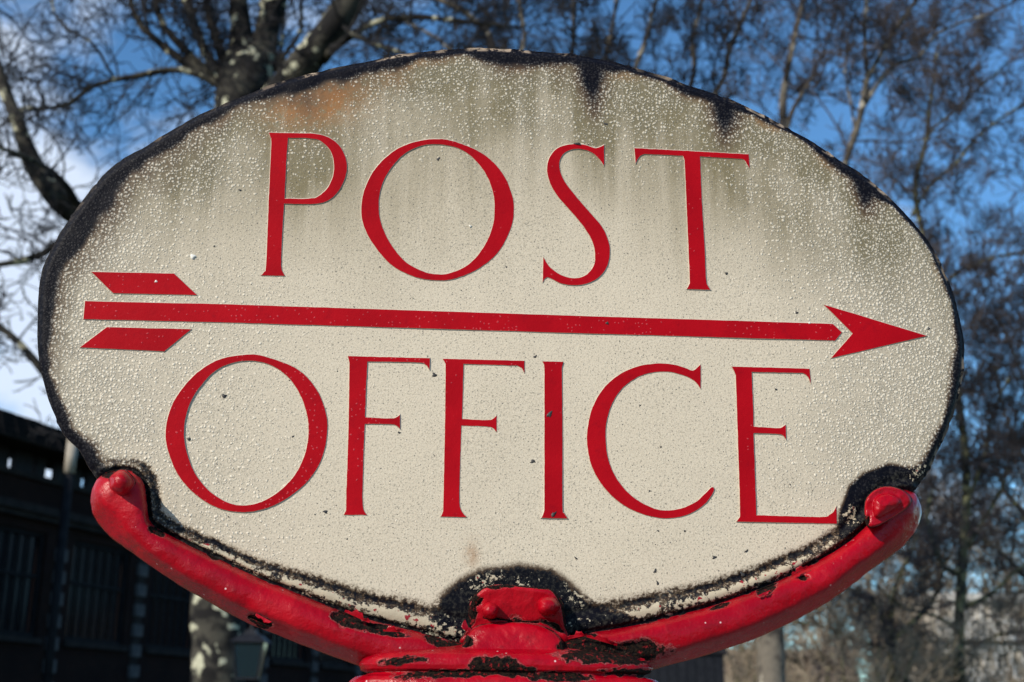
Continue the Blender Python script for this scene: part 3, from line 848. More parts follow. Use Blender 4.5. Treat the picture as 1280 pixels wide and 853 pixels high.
def boss(name, outl, prof, mat, chipspots=(), rough=0.5, seed=0, parent=None, ctr=None, rings=3, tilt=0.0, contact_dark=0.0, d0=0.95):
    """rounded lump over an outline: prof = [(scale about centre, height mm)...] outside in"""
    L = np.array(catmull(outl, 3.0, True))
    c = np.array(ctr) if ctr is not None else L.mean(0)
    pr = np.array(prof, float)
    q = np.linspace(0, len(pr) - 1, (len(pr) - 1) * rings + 1)
    pr = np.stack([np.interp(q, np.arange(len(pr)), pr[:, k]) for k in (0, 1)], 1)
    xy = np.vstack([c + k * (L - c) for k, _ in pr] + [c[None]])
    n = len(L)
    z = np.r_[np.repeat(pr[:, 1], n), pr[-1, 1]]
    n1, n2 = vnoise(xy, 0.05, 20 + seed), vnoise(xy, 0.16, 30 + seed)
    chip_contact = chips(xy + np.stack([n2, n1], 1) * 5, chipspots) if chipspots else np.zeros(len(xy))
    sc_ = np.r_[np.repeat(pr[:, 0], n), 0.0]
    chip_contact = np.maximum(chip_contact, contact_dark * sstep(d0 - 0.02, d0 + 0.03, sc_) * (0.8 + 0.5 * n1))  # darkens the base ring in place of contact shade
    z = z + (z > 0.5) * tilt * (xy[:, 1] - c[1])
    z = z + rough * (n1 + 0.6 * n2) * (z > 0.5) - 2.2 * sstep(0.35, 0.6, chip_contact) * (sc_ < d0 - 0.05)
    V = [S(a, b, k * MM) for (a, b), k in zip(xy, z)]
    F = []
    m = len(pr)
    for r in range(m - 1):
        for j in range(n):
            j2 = (j + 1) % n
            F.append((r * n + j, r * n + j2, (r + 1) * n + j2, (r + 1) * n + j))
    for j in range(n):
        F.append(((m - 1) * n + j, (m - 1) * n + (j + 1) % n, m * n))
    o = mesh_obj(name, V, F, mat, parent or sign, True)
    set_attr(o, 'chip_contact', chip_contact)
    return o

def circle(x, y, r, k=14, ir=0.06, sq=1.0):
    return [(x + r * (1 + ir * math.sin(2.3 * j + x)) * math.cos(2 * math.pi * j / k), y + r * sq * (1 + ir * math.cos(1.7 * j + y)) * math.sin(2 * math.pi * j / k)) for j in range(k)]

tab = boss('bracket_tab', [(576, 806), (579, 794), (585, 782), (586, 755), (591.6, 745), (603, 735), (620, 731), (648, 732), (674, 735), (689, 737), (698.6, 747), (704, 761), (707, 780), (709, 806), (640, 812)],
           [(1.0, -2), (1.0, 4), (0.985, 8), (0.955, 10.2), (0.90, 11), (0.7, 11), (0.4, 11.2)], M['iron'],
           [(588, 770, 6, 16, 0.15), (596, 752, 8, 5, 0.4), (645, 776, 30, 2.5, 0.06), (690, 783, 16, 3.2, 0.45), (620, 732, 22, 3, 0.05)], 0.5, 1, tilt=-0.13, contact_dark=0.7)
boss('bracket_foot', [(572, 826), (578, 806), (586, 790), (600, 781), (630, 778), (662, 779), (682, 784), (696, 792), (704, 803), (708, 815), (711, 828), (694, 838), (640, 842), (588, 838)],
     [(1.0, 6), (1.0, 14), (0.985, 18), (0.95, 20.5), (0.86, 22), (0.6, 22.6), (0.35, 22.4)], M['iron'], [(582, 800, 9, 8, 0.6), (704, 814, 6, 12, 0), (619, 834, 30, 12, 0.02)], 0.8, 2, tilt=0.14, contact_dark=0.6)
boss('rivet', circle(612.5, 763, 14), [(1.0, 10.8), (0.84, 11.8), (0.76, 12.2), (0.73, 17), (0.65, 20.5), (0.45, 23), (0.2, 24)], M['iron'], (), 0.3, 3, contact_dark=0.95, d0=0.8)
boss('rivet', circle(686, 758, 18, sq=0.9), [(1.0, 10.5), (0.88, 11.6), (0.80, 12.0), (0.77, 17), (0.68, 21), (0.48, 24), (0.22, 25.5)], M['iron'], (), 0.7, 4, contact_dark=0.95, d0=0.84, ctr=(684, 757))
boss('rivet', circle(152, 604, 17, sq=1.0), [(1.0, 13), (0.88, 16.5), (0.82, 17), (0.79, 22), (0.68, 26), (0.45, 29), (0.2, 30)], M['iron'], (), 0.5, 5, contact_dark=0.6, d0=0.88, ctr=(148, 600))
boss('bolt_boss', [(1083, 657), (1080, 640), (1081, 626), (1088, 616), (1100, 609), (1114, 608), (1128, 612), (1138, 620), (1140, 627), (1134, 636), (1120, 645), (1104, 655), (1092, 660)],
     [(1.0, 6), (1.0, 21), (0.97, 24.5), (0.88, 26), (0.74, 26.0), (0.60, 26.2), (0.50, 30), (0.26, 32), (0.1, 32.5)], M['iron'], [(1081, 652, 5, 10, 0)], 1.1, 6, ctr=(1107, 630), contact_dark=0.9)

def flake(x, y, z, ln, wd, an, curl, seed):
    """a tongue of old paint lifting off the iron: position, height, size in photo pixels"""
    r = random.Random(seed)
    V, F, ch = [], [], []
    nu, nw = 9, 4
    for th in (0.0, 0.35):
        for i in range(nu):
            for j in range(nw):
                a = (i / (nu - 1) - 0.5) * ln
                k = j / (nw - 1)
                wob = 0.25 * math.sin(i * 1.3 + seed) + 0.2 * math.sin(i * 2.9 + 2 * seed)
                taper = math.sin(math.pi * (0.08 + 0.84 * i / (nu - 1))) ** 0.6
                b = k * 0.75 * wd * (1 + 1.5 * wob) * taper
                q = 0.55 * curl * k * k * (0.7 + 0.5 * math.sin(i * 0.9 + seed)) * taper
                V.append(S(x + a * math.cos(an) - b * math.sin(an), y + a * math.sin(an) + b * math.cos(an), (z + q - th) * MM))
    n = nu * nw
    for o_ in (0, n):
        for i in range(nu - 1):
            for j in range(nw - 1):
                q = o_ + i * nw + j
                F.append((q, q + 1, q + nw + 1, q + nw) if o_ == 0 else (q, q + nw, q + nw + 1, q + 1))
    for i in range(nu - 1):
        q = i * nw + nw - 1
        F.append((q, q + n, q + n + nw, q + nw))
    o = mesh_obj('paint_flake', V, F, M['iron'], sign, True)
    set_attr(o, 'chip_contact', np.zeros(len(V)))
    return o
for i, a in enumerate(((446, 772, 15.5, 34, -9, 0.42, 2.6), (492, 790, 17, 26, -8, 0.05, 3.0), (586, 786, 13, 24, 9, 1.2, 3.0), (592, 792, 15, 18, 7, 1.0, 3.0), (640, 826, 21.5, 20, 7, 0.9, 3.2),
                       (722, 797, 17, 24, -8, -0.2, 3.0), (752, 802, 17, 40, -8, 0.28, 3.5), (786, 828, 20, 40, -6, -0.1, 3.0), (520, 836, 19, 60, -5, 0.02, 2.4), (690, 762, 19, 14, 10, 1.3, 3.0),
                       (330, 772, 16, 22, 6, 0.5, 2.4), (955, 741, 16.5, 16, 5, -0.4, 2.2), (1000, 714, 15, 22, -6, -0.45, 2.0), (1068, 690, 15, 20, 6, -0.7, 2.0), (600, 826, 21, 30, -6, -0.15, 2.6))):
    flake(*a, seed=i + 3)

def lathe(name, prof, c, mat, depth, chipspots=(), n=180, ex=2.6, noise_k=0.0008):
    """prof = [(half-width m, height m)]: rounded-rectangle plan, centre c = (x, depth y)"""
    V, XY = [], []
    q = np.linspace(0, len(prof) - 1, (len(prof) - 1) * 4 + 1)
    P = np.array(prof)
    P = np.stack([np.interp(q, np.arange(len(P)), P[:, k]) for k in (0, 1)], 1)
    for r, h in P:
        for j in range(n):
            t = 2 * math.pi * j / n
            a, b = math.cos(t), math.sin(t)
            k = (abs(a) ** ex + abs(b) ** ex) ** (-1 / ex)
            d = r * depth
            w = noise_k * (noise.noise((a * 4, b * 3, h * 40)) + 1.2 * noise.noise((a * 13, b * 9, h * 160)))
            V.append(Vector((c[0] + a * k * (r + w), c[1] + b * k * (d + w), h)))
    m = len(P)
    F = []
    for i in range(m - 1):
        for j in range(n):
            j2 = (j + 1) % n
            F.append((i * n + j, i * n + j2, (i + 1) * n + j2, (i + 1) * n + j))
    F.append(tuple(range(n)))
    F.append(tuple((m - 1) * n + j for j in range(n))[::-1])
    o = mesh_obj(name, V, F, mat, sign, True)
    # photo positions of the vertices, to place the flaked spots
    if chipspots is not None:
        rz = Matrix.Rotation(YAW, 3, 'Z')
        ch = []
        inv = CAM_R.transposed()
        pts = []
        for v in V:
            w = inv @ (rz @ v + Vector((C0.x, C0.y, 0)) - CAM_P)
            pts.append((640 + FPX * w.x / -w.z, 426.5 - FPX * w.y / -w.z) if v.y < c[1] + 0.01 else (-999, -999))
        xy = np.array(pts)
        set_attr(o, 'chip_contact', chips(xy + np.stack([vnoise(xy, 0.16, 41), vnoise(xy, 0.16, 42)], 1) * 5, chipspots))
    return o
zf = 0.040
cx = S(641, 840, zf).x
def hh(y): return S(641, y, zf).z
COLL = [(56, 800), (92, 806), (140, 812), (164, 817), (174, 823), (177, 831), (174, 837), (166, 840), (168, 843), (180, 846), (186, 851), (190, 862), (192, 880), (186, 892), (176, 900)]
lathe('post_head', [(r * PX * 0.965, hh(y)) for r, y in COLL][::-1], (cx, 0.006), M['iron'], 0.46,
      [(619, 831, 30, 11, 0.02), (505, 826, 30, 5, -0.08), (760, 820, 60, 10, 0.02), (560, 843, 60, 5, -0.03), (700, 846, 40, 6, 0.05), (790, 841, 36, 4, 0.02), (640, 842, 26, 4, 0), (655, 838, 14, 6, 0.3)], ex=3.2)
zb = hh(900)
lathe('post_shaft', [(0.115, 0.0), (0.115, 0.10), (0.105, 0.12), (0.088, 0.16), (0.082, 0.22), (0.080, zb - 0.10), (0.084, zb - 0.03), (0.0905, zb)], (cx, 0.006), M['iron'], 0.62, (), 96)

# ------------------------------------------------------------------ TREES
def limb_pts(path, Y, step=14):
    """photo trace [(px, py, width px, dY)] at distance Y -> world points and radii"""
    c = catmull([(p[0], p[1], p[2], p[3] if len(p) > 3 else 0.0) for p in path], step)
    pts, rad = [], []
    for x, y, w, dy in c:
        d = Y + dy
        pts.append(at(x, y, d))
        rad.append(max(0.004, 0.5 * w / FPX * d * 1.0))
    return pts, rad

def rnd_dir(r):
    while True:
        v = Vector((r.uniform(-1, 1), r.uniform(-1, 1), r.uniform(-1, 1)))
        if 0.05 < v.length < 1: return v.normalized()

def grow(mb, r, p, d, length, rad, level, par):
    """one twig and its side twigs"""
    n = 5 if level > 0 else 3
    pts, rads = [p.copy()], [rad]
    step = length / n
    bend = rnd_dir(r) * par.get('bend', 0.35)
    for i in range(n):
        d = (d + rnd_dir(r) * par.get('jit', 0.28) + bend * 0.25 + Vector((0, 0, par.get('up', 0.08)))).normalized()
        p = p + d * step
        pts.append(p.copy())
        rads.append(max(rad * (1 - 0.75 * (i + 1) / n), par['rmin']))
    mb.tube(pts, rads, 4 if level >= 2 else 3, cap=False)
    if level <= 0:
        if par.get('tips') is not None and r.random() < par['ball']: par['tips'].append((pts[-1], r.random()))
        return
    k = par['kids'][level - 1] if isinstance(par['kids'], (list, tuple)) else par['kids']
    for _ in range(k):
        f = r.uniform(0.2, 1.0)
        i = min(int(f * n), n - 1)
        q = pts[i].lerp(pts[i + 1], f * n - i)
        dd = (pts[i + 1] - pts[i]).normalized()
        side = (rnd_dir(r) - dd * 0.0)
        side = (side - dd * side.dot(dd))
        if side.length < 1e-3: continue
        nd = (dd * par.get('fwd', 0.75) + side.normalized() * r.uniform(0.5, 1.0)).normalized()
        grow(mb, r, q, nd, length * r.uniform(0.4, 0.7), max(rads[i] * 0.62, par['rmin']), level - 1, par)

def twig_along(mb, r, pts, rad, every, length, level, par, start=0.0):
    total = 0.0
    acc = 0.0
    L = sum((pts[i + 1] - pts[i]).length for i in range(len(pts) - 1))
    for i in range(len(pts) - 1):
        s = pts[i + 1] - pts[i]
        total += s.length
        acc += s.length
        while acc > every:
            acc -= every * r.uniform(0.6, 1.4)
            if total / L < start: continue
            dd = s.normalized()
            side = rnd_dir(r)
            side = side - dd * side.dot(dd)
            if side.length < 1e-3: continue
            nd = (dd * 0.55 + side.normalized()).normalized()
            l = length * r.uniform(0.5, 1.15)
            grow(mb, r, pts[i] + s * r.random(), nd, l, max(min(rad[i] * 0.45, l * 0.016), par['rmin']), level, par)

def tree(name, label, Y, trunk, limbs, bark, twigmat, par, every, length, level, seed, base_px=None, tips=None, limb_n=8, trunk_twigs=False):
    r = random.Random(seed)
    tp, tr = limb_pts(trunk, Y)
    foot = tp[0].copy()
    root = empty(name, (foot.x, foot.y, 0))
    tag(root, label, 'tree')
    # carry the trunk to the ground
    tp = [Vector((foot.x, foot.y, -0.05)), Vector((foot.x, foot.y, 0.35)), Vector((foot.x, foot.y, foot.z * 0.6))] + tp
    tr = [tr[0] * 1.5, tr[0] * 1.15, tr[0] * 1.03] + tr
    off = Vector((foot.x, foot.y, 0))
    tp = [p - off for p in tp]
    def rough(pts, rads, nn):
        mb = MB(); mb.tube(pts, rads, nn)
        out = []
        for v in mb.v:
            v = Vector(v)
            k = noise.noise(v * 1.7) * 0.10 + noise.noise(v * 5) * 0.05
            out.append((v, k))
        cen = []
        for i, (v, k) in enumerate(out):
            c = pts[min(i // nn, len(pts) - 1)]
            mb.v[i] = c + (v - c) * (1 + k * 1.6)
        return mb
    rough(tp, tr, 20).build('trunk', bark, root, True)
    tw = MB()
    if trunk_twigs: twig_along(tw, r, tp, tr, every, length, level, par, 0.45)
    for lb in limbs:
        pts, rad = limb_pts(lb, Y)
        pts = [p - off for p in pts]
        rough(pts, rad, limb_n).build('limb', bark, root, True)
        twig_along(tw, r, pts, rad, every, length, level, par)
        # the limb goes on as a spray of twigs past its traced end
        for _ in range(3):
            grow(tw, r, pts[-1], ((pts[-1] - pts[-2]).normalized() + rnd_dir(r) * 0.5).normalized(), length * 1.2, max(rad[-1] * 0.7, par['rmin']), level, par)
    t = tw.build('twigs', twigmat, root)
    t['kind'] = 'stuff'
    if par.get('tips'):
        V, F = [], []
        for (p, q) in par['tips']:
            c = p + Vector((0, 0, -0.06 - 0.08 * q))
            b = len(V)
            rr = 0.020 + 0.014 * q
            V += [c + Vector(v) * rr for v in ((0, 0, 1.1), (1, 0, 0), (0, 1, 0), (-1, 0, 0), (0, -1, 0), (0, 0, -1.1))]
            F += [(b, b + 1, b + 2), (b, b + 2, b + 3), (b, b + 3, b + 4), (b, b + 4, b + 1), (b + 5, b + 2, b + 1), (b + 5, b + 3, b + 2), (b + 5, b + 4, b + 3), (b + 5, b + 1, b + 4)]
        s = mesh_obj('seed_balls', V, F, M['twig'], root, True)
        s['kind'] = 'stuff'
    return root

# the big plane behind the sign, left of its middle
big_tips = []
tree('plane_tree', 'big plane tree with mottled bark, thick limbs fanning out above the left of the sign', 19.0,
     [(274, 853, 66), (272, 780, 62), (280, 600, 64), (288, 420, 66), (296, 250, 68), (302, 130, 72), (308, 95, 76), (312, 70, 64)],
     [[(318, 110, 44), (330, 60, 40), (338, 20, 34), (348, -40, 30), (352, -120, 20)],
      [(306, 100, 44), (304, 55, 34), (299, 15, 27), (294, -40, 22), (290, -120, 14)],
      [(292, 105, 22), (275, 62, 15), (263, 25, 13), (256, -10, 12), (246, -70, 8)],
      [(290, 108, 22), (264, 78, 16), (250, 50, 14), (239, 20, 13), (229, -10, 12), (215, -70, 8)],
      [(290, 110, 22), (252, 84, 15), (227, 58, 12), (206, 35, 10), (196, 10, 9), (188, -40, 7)],
      [(262, 93, 15), (224, 73, 13), (196, 51, 11), (177, 34, 10), (167, 14, 9), (160, -8, 8), (150, -60, 5)],
      [(186, 40, 6), (181, 18, 5), (177, -5, 5), (170, -50, 3)],
      [(300, 118, 22), (247, 92, 12), (210, 88, 10), (168, 96, 9), (143, 100, 8), (112, 110, 7.5), (92, 126, 7), (80, 133, 6.5), (56, 136, 6), (31, 136, 5.5), (14, 146, 5), (-10, 168, 4)],
      [(142, 96, 5), (135, 86, 4.5), (126, 68, 4.5), (112, 51, 4.5), (85, 37, 4.2), (68, 17, 3.6), (62, -8, 3)],
      [(57, 134, 4.5), (47, 105, 4), (34, 97, 3.6), (10, 98, 3), (-14, 104, 2.5)],
      [(290, 420, 50, 0.0), (200, 330, 42, -1.0), (130, 283, 36, -1.5), (88, 262, 33, -1.8), (66, 240, 31, -2), (47, 214, 27, -2), (34, 187, 22, -2), (20, 146, 19, -2), (7, 115, 18, -2), (-8, 70, 15, -2), (-30, 20, 11, -2)],
      [(100, 262, 10, -1.8), (86, 236, 9, -2.2), (65, 214, 8, -2.4), (41, 200, 7.5, -2.6), (14, 190, 7, -2.8), (-15, 180, 5, -3)],
      [(288, 470, 26), (160, 380, 15, -0.8), (90, 306, 11, -1), (56, 316, 10, -1.1), (29, 326, 9, -1.2), (0, 331, 8, -1.3), (-40, 342, 6, -1.5)],
      [(285, 560, 26), (150, 530, 16, 0.8), (75, 486, 12, 1.2), (45, 453, 11, 1.4), (26, 431, 10, 1.5), (0, 409, 9, 1.6), (-40, 385, 7, 1.8)],
      [(306, 215, 54), (330, 150, 50, -0.4), (372, 92, 45, -0.8), (396, 60, 42, -1.0), (416, 34, 41, -1.1), (440, 0, 40, -1.2), (475, -50, 34, -1.4), (530, -120, 26, -1.6)],
      [(404, 76, 14, -0.9), (416, 62, 12, -1.2), (438, 45, 11, -1.4), (456, 34, 10, -1.5), (480, 24, 9, -1.6), (529, 22, 8, -1.8), (578, 27, 7, -2), (611, 31, 6, -2.1), (650, 34, 4, -2.2)],
      [(430, 34, 6, -1.3), (438, 41, 6, -1.6), (463, 54, 6, -1.7), (494, 63, 5, -1.8), (520, 72, 4, -2)],
      [(344, 90, 7), (352, 60, 5.5), (354, 25, 5), (358, -10, 5), (362, -70, 3)],
      [(346, 88, 8), (356, 68, 7), (370, 50, 6.5), (376, 36, 6), (377, 0, 5.5), (380, -50, 4)]],
     M['plane_bark'], M['twig'], dict(rmin=0.0088, kids=(4, 4, 3), up=0.05, jit=0.46, tips=big_tips, ball=0.03), 0.24, 1.35, 2, 11, limb_n=12)

# second plane further back, its crown filling the sky over the middle of the sign
tree('plane_tree', 'bare plane tree standing behind the sign, dense fine twigs above its middle', 30.0,
     [(655, 860, 40), (660, 600, 36), (668, 400, 32), (676, 260, 26)],
     [[(668, 380, 22), (645, 200, 14), (616, 54, 9.5), (598, 30, 9), (578, 13, 8.5), (549, 0, 8), (505, -22, 6), (440, -60, 4)],
      [(672, 300, 20), (706, 150, 11), (716, 60, 7), (717, 20, 6.5), (714, -40, 5)],
      [(674, 280, 18), (640, 120, 9), (655, 50, 7), (648, 0, 6), (640, -60, 4)],
      [(675, 280, 20), (760, 160, 11), (800, 70, 7.5), (815, 20, 6.5), (834, -50, 5)],
      [(672, 330, 20), (790, 220, 12), (862, 110, 8), (866, 50, 7), (878, 0, 6), (884, -60, 5)],
      [(672, 330, 20), (840, 190, 12), (903, 101, 8), (909, 71, 7.5), (921, 39, 7), (936, 6, 6), (950, -50, 4)],
      [(672, 300, 16), (590, 110, 8), (560, 60, 5.5), (532, 40, 5), (490, 20, 4)],
      [(676, 280, 16), (740, 120, 8), (762, 50, 6), (770, 0, 5), (772, -50, 4)]],
     M['far_bark'], M['twig'], dict(rmin=0.0095, kids=(5, 5, 4), up=0.10, jit=0.36, ball=0), 0.42, 2.3, 3, 12)

# slender trees to the right
tree('bare_tree', 'slender bare tree with pale limbs forking above the upper right edge of the sign', 26.0,
     [(965, 856, 35), (964, 800, 31), (967, 600, 27), (972, 400, 21), (977, 240, 14), (979, 151, 11)],
     [[(979, 158, 11), (979, 119, 10), (985, 86, 9.5), (990, 59, 9), (998, 24, 8), (1004, -2, 7), (1014, -60, 5)],
      [(980, 180, 8), (986, 150, 7), (1001, 119, 5.5), (1016, 96, 4)],
      [(968, 500, 16), (1010, 340, 12), (1040, 248, 10.5), (1057, 202, 9.5), (1069, 166, 9.5), (1078, 134, 9), (1084, 98, 8.5), (1093, 83, 7.5), (1114, 44, 7), (1132, 21, 6.5), (1147, -2, 6), (1180, -50, 4)],
      [(1085, 100, 7), (1082, 78, 6.5), (1081, 45, 6), (1083, -2, 5.5), (1086, -50, 4)],
      [(1079, 134, 7), (1102, 98, 6), (1120, 80, 5.6), (1150, 70, 5), (1167, 45, 4.4), (1197, 30, 4), (1227, 21, 3.5), (1262, 6, 3)],
      [(1069, 166, 5), (1064, 130, 4), (1056, 90, 3.4), (1060, 50, 2.6)]],
     M['far_bark'], M['twig_far'], dict(rmin=0.0085, kids=(5, 5, 4), up=0.10, jit=0.33, ball=0), 0.50, 2.1, 3, 13)

tree('bare_tree', 'bare mossy tree with a straight thin trunk, at the lower right edge behind the sign', 44.0,
     [(1200, 860, 15), (1198, 800, 14.5), (1201, 752, 14), (1203, 697, 12), (1208, 640, 11), (1206, 560, 10), (1196, 480, 9)],
     [[(1202, 540, 9), (1185, 420, 8), (1160, 320, 8), (1144, 243, 7.5), (1149, 208, 7), (1158, 172, 6.5), (1161, 140, 6), (1167, 101, 5), (1172, 60, 3)],
      [(1156, 178, 5), (1167, 160, 4.5), (1197, 137, 4), (1227, 107, 3.4), (1260, 80, 2.6)],
      [(1140, 270, 5.5), (1158, 238, 5), (1197, 202, 4.8), (1215, 178, 4.4), (1239, 157, 4), (1282, 128, 3.4)],
      [(1192, 470, 7), (1176, 400, 6), (1188, 349, 5.4), (1218, 331, 5), (1250, 320, 4.5), (1284, 316, 4)],
      [(1203, 720, 8), (1181, 711, 6.5), (1164, 673, 6), (1159, 640, 5), (1166, 610, 3.6)],
      [(1205, 690, 7), (1230, 650, 5.5), (1252, 610, 5), (1266, 560, 4)],
      [(1207, 630, 6), (1228, 580, 5), (1240, 520, 4), (1262, 470, 3)],
      [(1200, 760, 6), (1236, 745, 5), (1262, 720, 4), (1290, 700, 3)],
      [(1200, 790, 6), (1170, 770, 5), (1130, 760, 4), (1100, 735, 3)]],
     M['moss_bark'], M['twig_far'], dict(rmin=0.013, kids=(5, 5, 4), up=0.06, jit=0.36, ball=0), 0.46, 3.0, 3, 14)

tree('bare_tree', 'tangled bare tree leaning in from beyond the right edge of the photo', 52.0,
     [(1318, 860, 18), (1316, 780, 17), (1310, 690, 14), (1306, 600, 11), (1300, 520, 8)],
     [[(1314, 770, 11), (1280, 720, 8), (1250, 690, 6), (1222, 668, 4)],
      [(1310, 700, 10), (1276, 640, 7), (1250, 600, 5), (1236, 560, 3.5)],
      [(1306, 620, 8), (1272, 560, 6), (1254, 510, 4.5), (1244, 460, 3)],
      [(1300, 530, 7), (1270, 450, 5), (1250, 400, 3.6)],
      [(1316, 800, 9), (1270, 790, 6), (1230, 800, 4)]],
     M['moss_bark'], M['twig_far'], dict(rmin=0.014, kids=(5, 5, 4), up=0.06, jit=0.36, ball=0), 0.5, 3.2, 3, 15)
tree('bare_tree', 'low spreading bare tree whose crown rises just under the right end of the cradle', 50.0,
     [(1118, 860, 14), (1116, 820, 13), (1112, 780, 11)],
     [[(1112, 790, 10), (1090, 750, 7), (1060, 735, 5), (1030, 730, 3.5)],
      [(1112, 780, 9), (1120, 730, 7), (1140, 690, 5), (1150, 650, 3.5)],
      [(1114, 800, 9), (1150, 770, 7), (1172, 740, 5), (1182, 700, 3.5)],
      [(1114, 810, 8), (1070, 800, 6), (1020, 780, 4), (980, 780, 3)]],
     M['moss_bark'], M['twig_far'], dict(rmin=0.013, kids=(5, 5, 4), up=0.06, jit=0.36, ball=0), 0.45, 2.6, 3, 16)

for k, (px, Y, tops, lab) in enumerate((
        (935, 72, ((905, 800), (925, 770), (950, 765), (975, 785)), 'far small bare tree just left of the thin grey trunk, under the cradle arm'),
        (1035, 66, ((990, 770), (1015, 740), (1045, 730), (1078, 745), (1090, 780)), 'far bare tree with a low round crown, right of the thin grey trunk'),
        (1095, 70, ((1062, 735), (1085, 715), (1105, 705), (1130, 720), (1148, 760)), 'far bare tree below the outer end of the right cradle arm'),
        (1165, 64, ((1128, 720), (1150, 690), (1172, 675), (1196, 700), (1210, 740)), 'far bare tree beside the left wall of the pale house'),
        (1262, 74, ((1225, 700), (1248, 670), (1270, 655), (1295, 690), (1310, 740)), 'far tall bare tree rising over the pale house'))):
    rr = random.Random(300 + k)
    lm = []
    for (tx, ty) in tops:
        mx, my = (px * 0.55 + tx * 0.45) + rr.uniform(-8, 8), 815 + (ty - 815) * 0.45
        lm.append([(px, 832 + rr.uniform(-10, 8), 6.5), (mx, my, 4.6), (tx, ty, 2.6)])
    tree('bare_tree', lab, Y, [(px + 1, 865, 9), (px, 845, 8.5), (px, 826, 7)], lm, M['moss_bark'], M['twig_shrub'],
         dict(rmin=0.017, kids=(5, 5, 4), up=0.08, jit=0.36, ball=0), 0.55, 2.6, 2, 40 + k)

# bare shrubs and young trees filling the lower right
SH = [(930, 47, 100, 1), (1020, 52, 110, 2), (1075, 44, 130, 3), (1130, 56, 130, 4), (1182, 50, 80, 5), (1250, 46, 70, 6), (1310, 46, 170, 7)]
SHL = ['low bare thicket shrub between the thin trunk and the right arm of the cradle', 'bare brown shrub under the outer half of the right cradle arm', 'bare twiggy shrub below the right end of the cradle',
       'bare shrub just left of the thin mossy trunk, in front of the far white windows', 'bare shrub at the foot of the thin mossy trunk', 'bare shrub before the white house, right of the mossy trunk', 'tall bare shrub cut by the right edge of the photo']
for (px, Y, hpx, sd), lab in zip(SH, SHL):
    r = random.Random(100 + sd)
    b = at(px, 890, Y)
    root = empty('bare_shrub', (b.x, b.y, 0))
    tag(root, lab, 'shrub', 'bare shrubs at the lower right')
    H = (900 - (860 - hpx)) / FPX * Y + 1.2
    st, tw = MB(), MB()
    par = dict(rmin=0.012, kids=(5, 4, 4), up=0.12, jit=0.36, ball=0)
    for k in range(8):
        a = r.uniform(0, 2 * math.pi)
        d = Vector((math.cos(a) * 0.45, math.sin(a) * 0.45, 1)).normalized()
        p = Vector((math.cos(a) * 0.3, math.sin(a) * 0.3, -0.05))
        pts, rad = [p], [0.07]
        n = 6
        for i in range(n):
            d = (d + rnd_dir(r) * 0.22 + Vector((0, 0, 0.05))).normalized()
            p = p + d * (H * 0.8 / n)
            pts.append(p); rad.append(0.07 * (1 - 0.8 * (i + 1) / n))
        st.tube(pts, rad, 6)
        twig_along(tw, r, pts, rad, 0.55, 2.1, 2, par, 0.2)
    st.build('stems', M['moss_bark'], root, True)
    t = tw.build('twigs', M['twig_shrub'], root)
    t['kind'] = 'stuff'

# ------------------------------------------------------------------ LEFT BUILDING (its long front in shade, running away to the right)
TH = R(19)
b0 = at(0, 700, 35.0)
hall = empty('brick_hall', (b0.x, b0.y, 0), math.pi / 2 - TH)
tag(hall, 'long dark brick hall in shade at the lower left, with stone pilasters and barred windows', 'building')
X0, X1 = -10.0, 52.0
def t_at(px):
    d = ray(px, 720)
    dx, dy = math.sin(TH), math.cos(TH)
    # b0 + t*(dx,dy) on the line of sight
    return (b0.y * d.x - b0.x * d.y) / (dx * d.y - dy * d.x)
def z_at(px, py):
    t = t_at(px)
    y = b0.y + t * math.cos(TH)
    return at(px, py, y).z
zc = z_at(0, 636)          # underside of the cornice
zc1 = zc + 0.5
zp = z_at(20, 598)         # wall top, below the open strip
zr = z_at(20, 566)         # underside of the roof
zt = z_at(0, 481)
zs = z_at(100, 802)        # sills
pil = [t_at(72)]
pitch_b = t_at(176) - pil[0]
pil = [pil[0] + pitch_b * k for k in range(-3, 9)]
X0, X1 = pil[0] - 0.6, pil[-1] + 0.6
win_w = pitch_b - 1.25
wb = MB()
# piers and wall around the window openings
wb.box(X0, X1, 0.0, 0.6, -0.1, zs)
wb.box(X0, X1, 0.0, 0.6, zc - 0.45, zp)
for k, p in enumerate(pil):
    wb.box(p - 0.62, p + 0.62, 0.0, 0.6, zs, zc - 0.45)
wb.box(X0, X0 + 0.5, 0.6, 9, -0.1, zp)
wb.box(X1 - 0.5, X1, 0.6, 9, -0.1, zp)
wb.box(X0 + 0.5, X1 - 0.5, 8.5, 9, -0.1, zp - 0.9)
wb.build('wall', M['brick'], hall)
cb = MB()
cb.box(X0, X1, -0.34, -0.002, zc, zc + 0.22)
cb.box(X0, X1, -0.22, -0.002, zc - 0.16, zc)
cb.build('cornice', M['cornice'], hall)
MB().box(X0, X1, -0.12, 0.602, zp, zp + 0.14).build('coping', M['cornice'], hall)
blk = MB().box(-0.24, 0.24, -0.10, -0.002, 0, 0.36)
blk_n = MB().box(-0.17, 0.17, -0.055, -0.002, 0, 0.30)
first_b = first_n = None
for p in pil:
    po = MB().box(p - 0.20, p + 0.20, -0.03, -0.002, 0.0, zp).build('pilaster', M['cornice'], hall)
    z, k = 0.3, 0
    while z < zc - 0.7:
        for nm in ('quoin_block',):
            if first_b is None:
                first_b = blk.build(nm, M['stone'], po); o = first_b
            else:
                o = first_b.copy(); COL.objects.link(o); o.parent = po
            o.location = (p, 0, z)
        z += 0.62
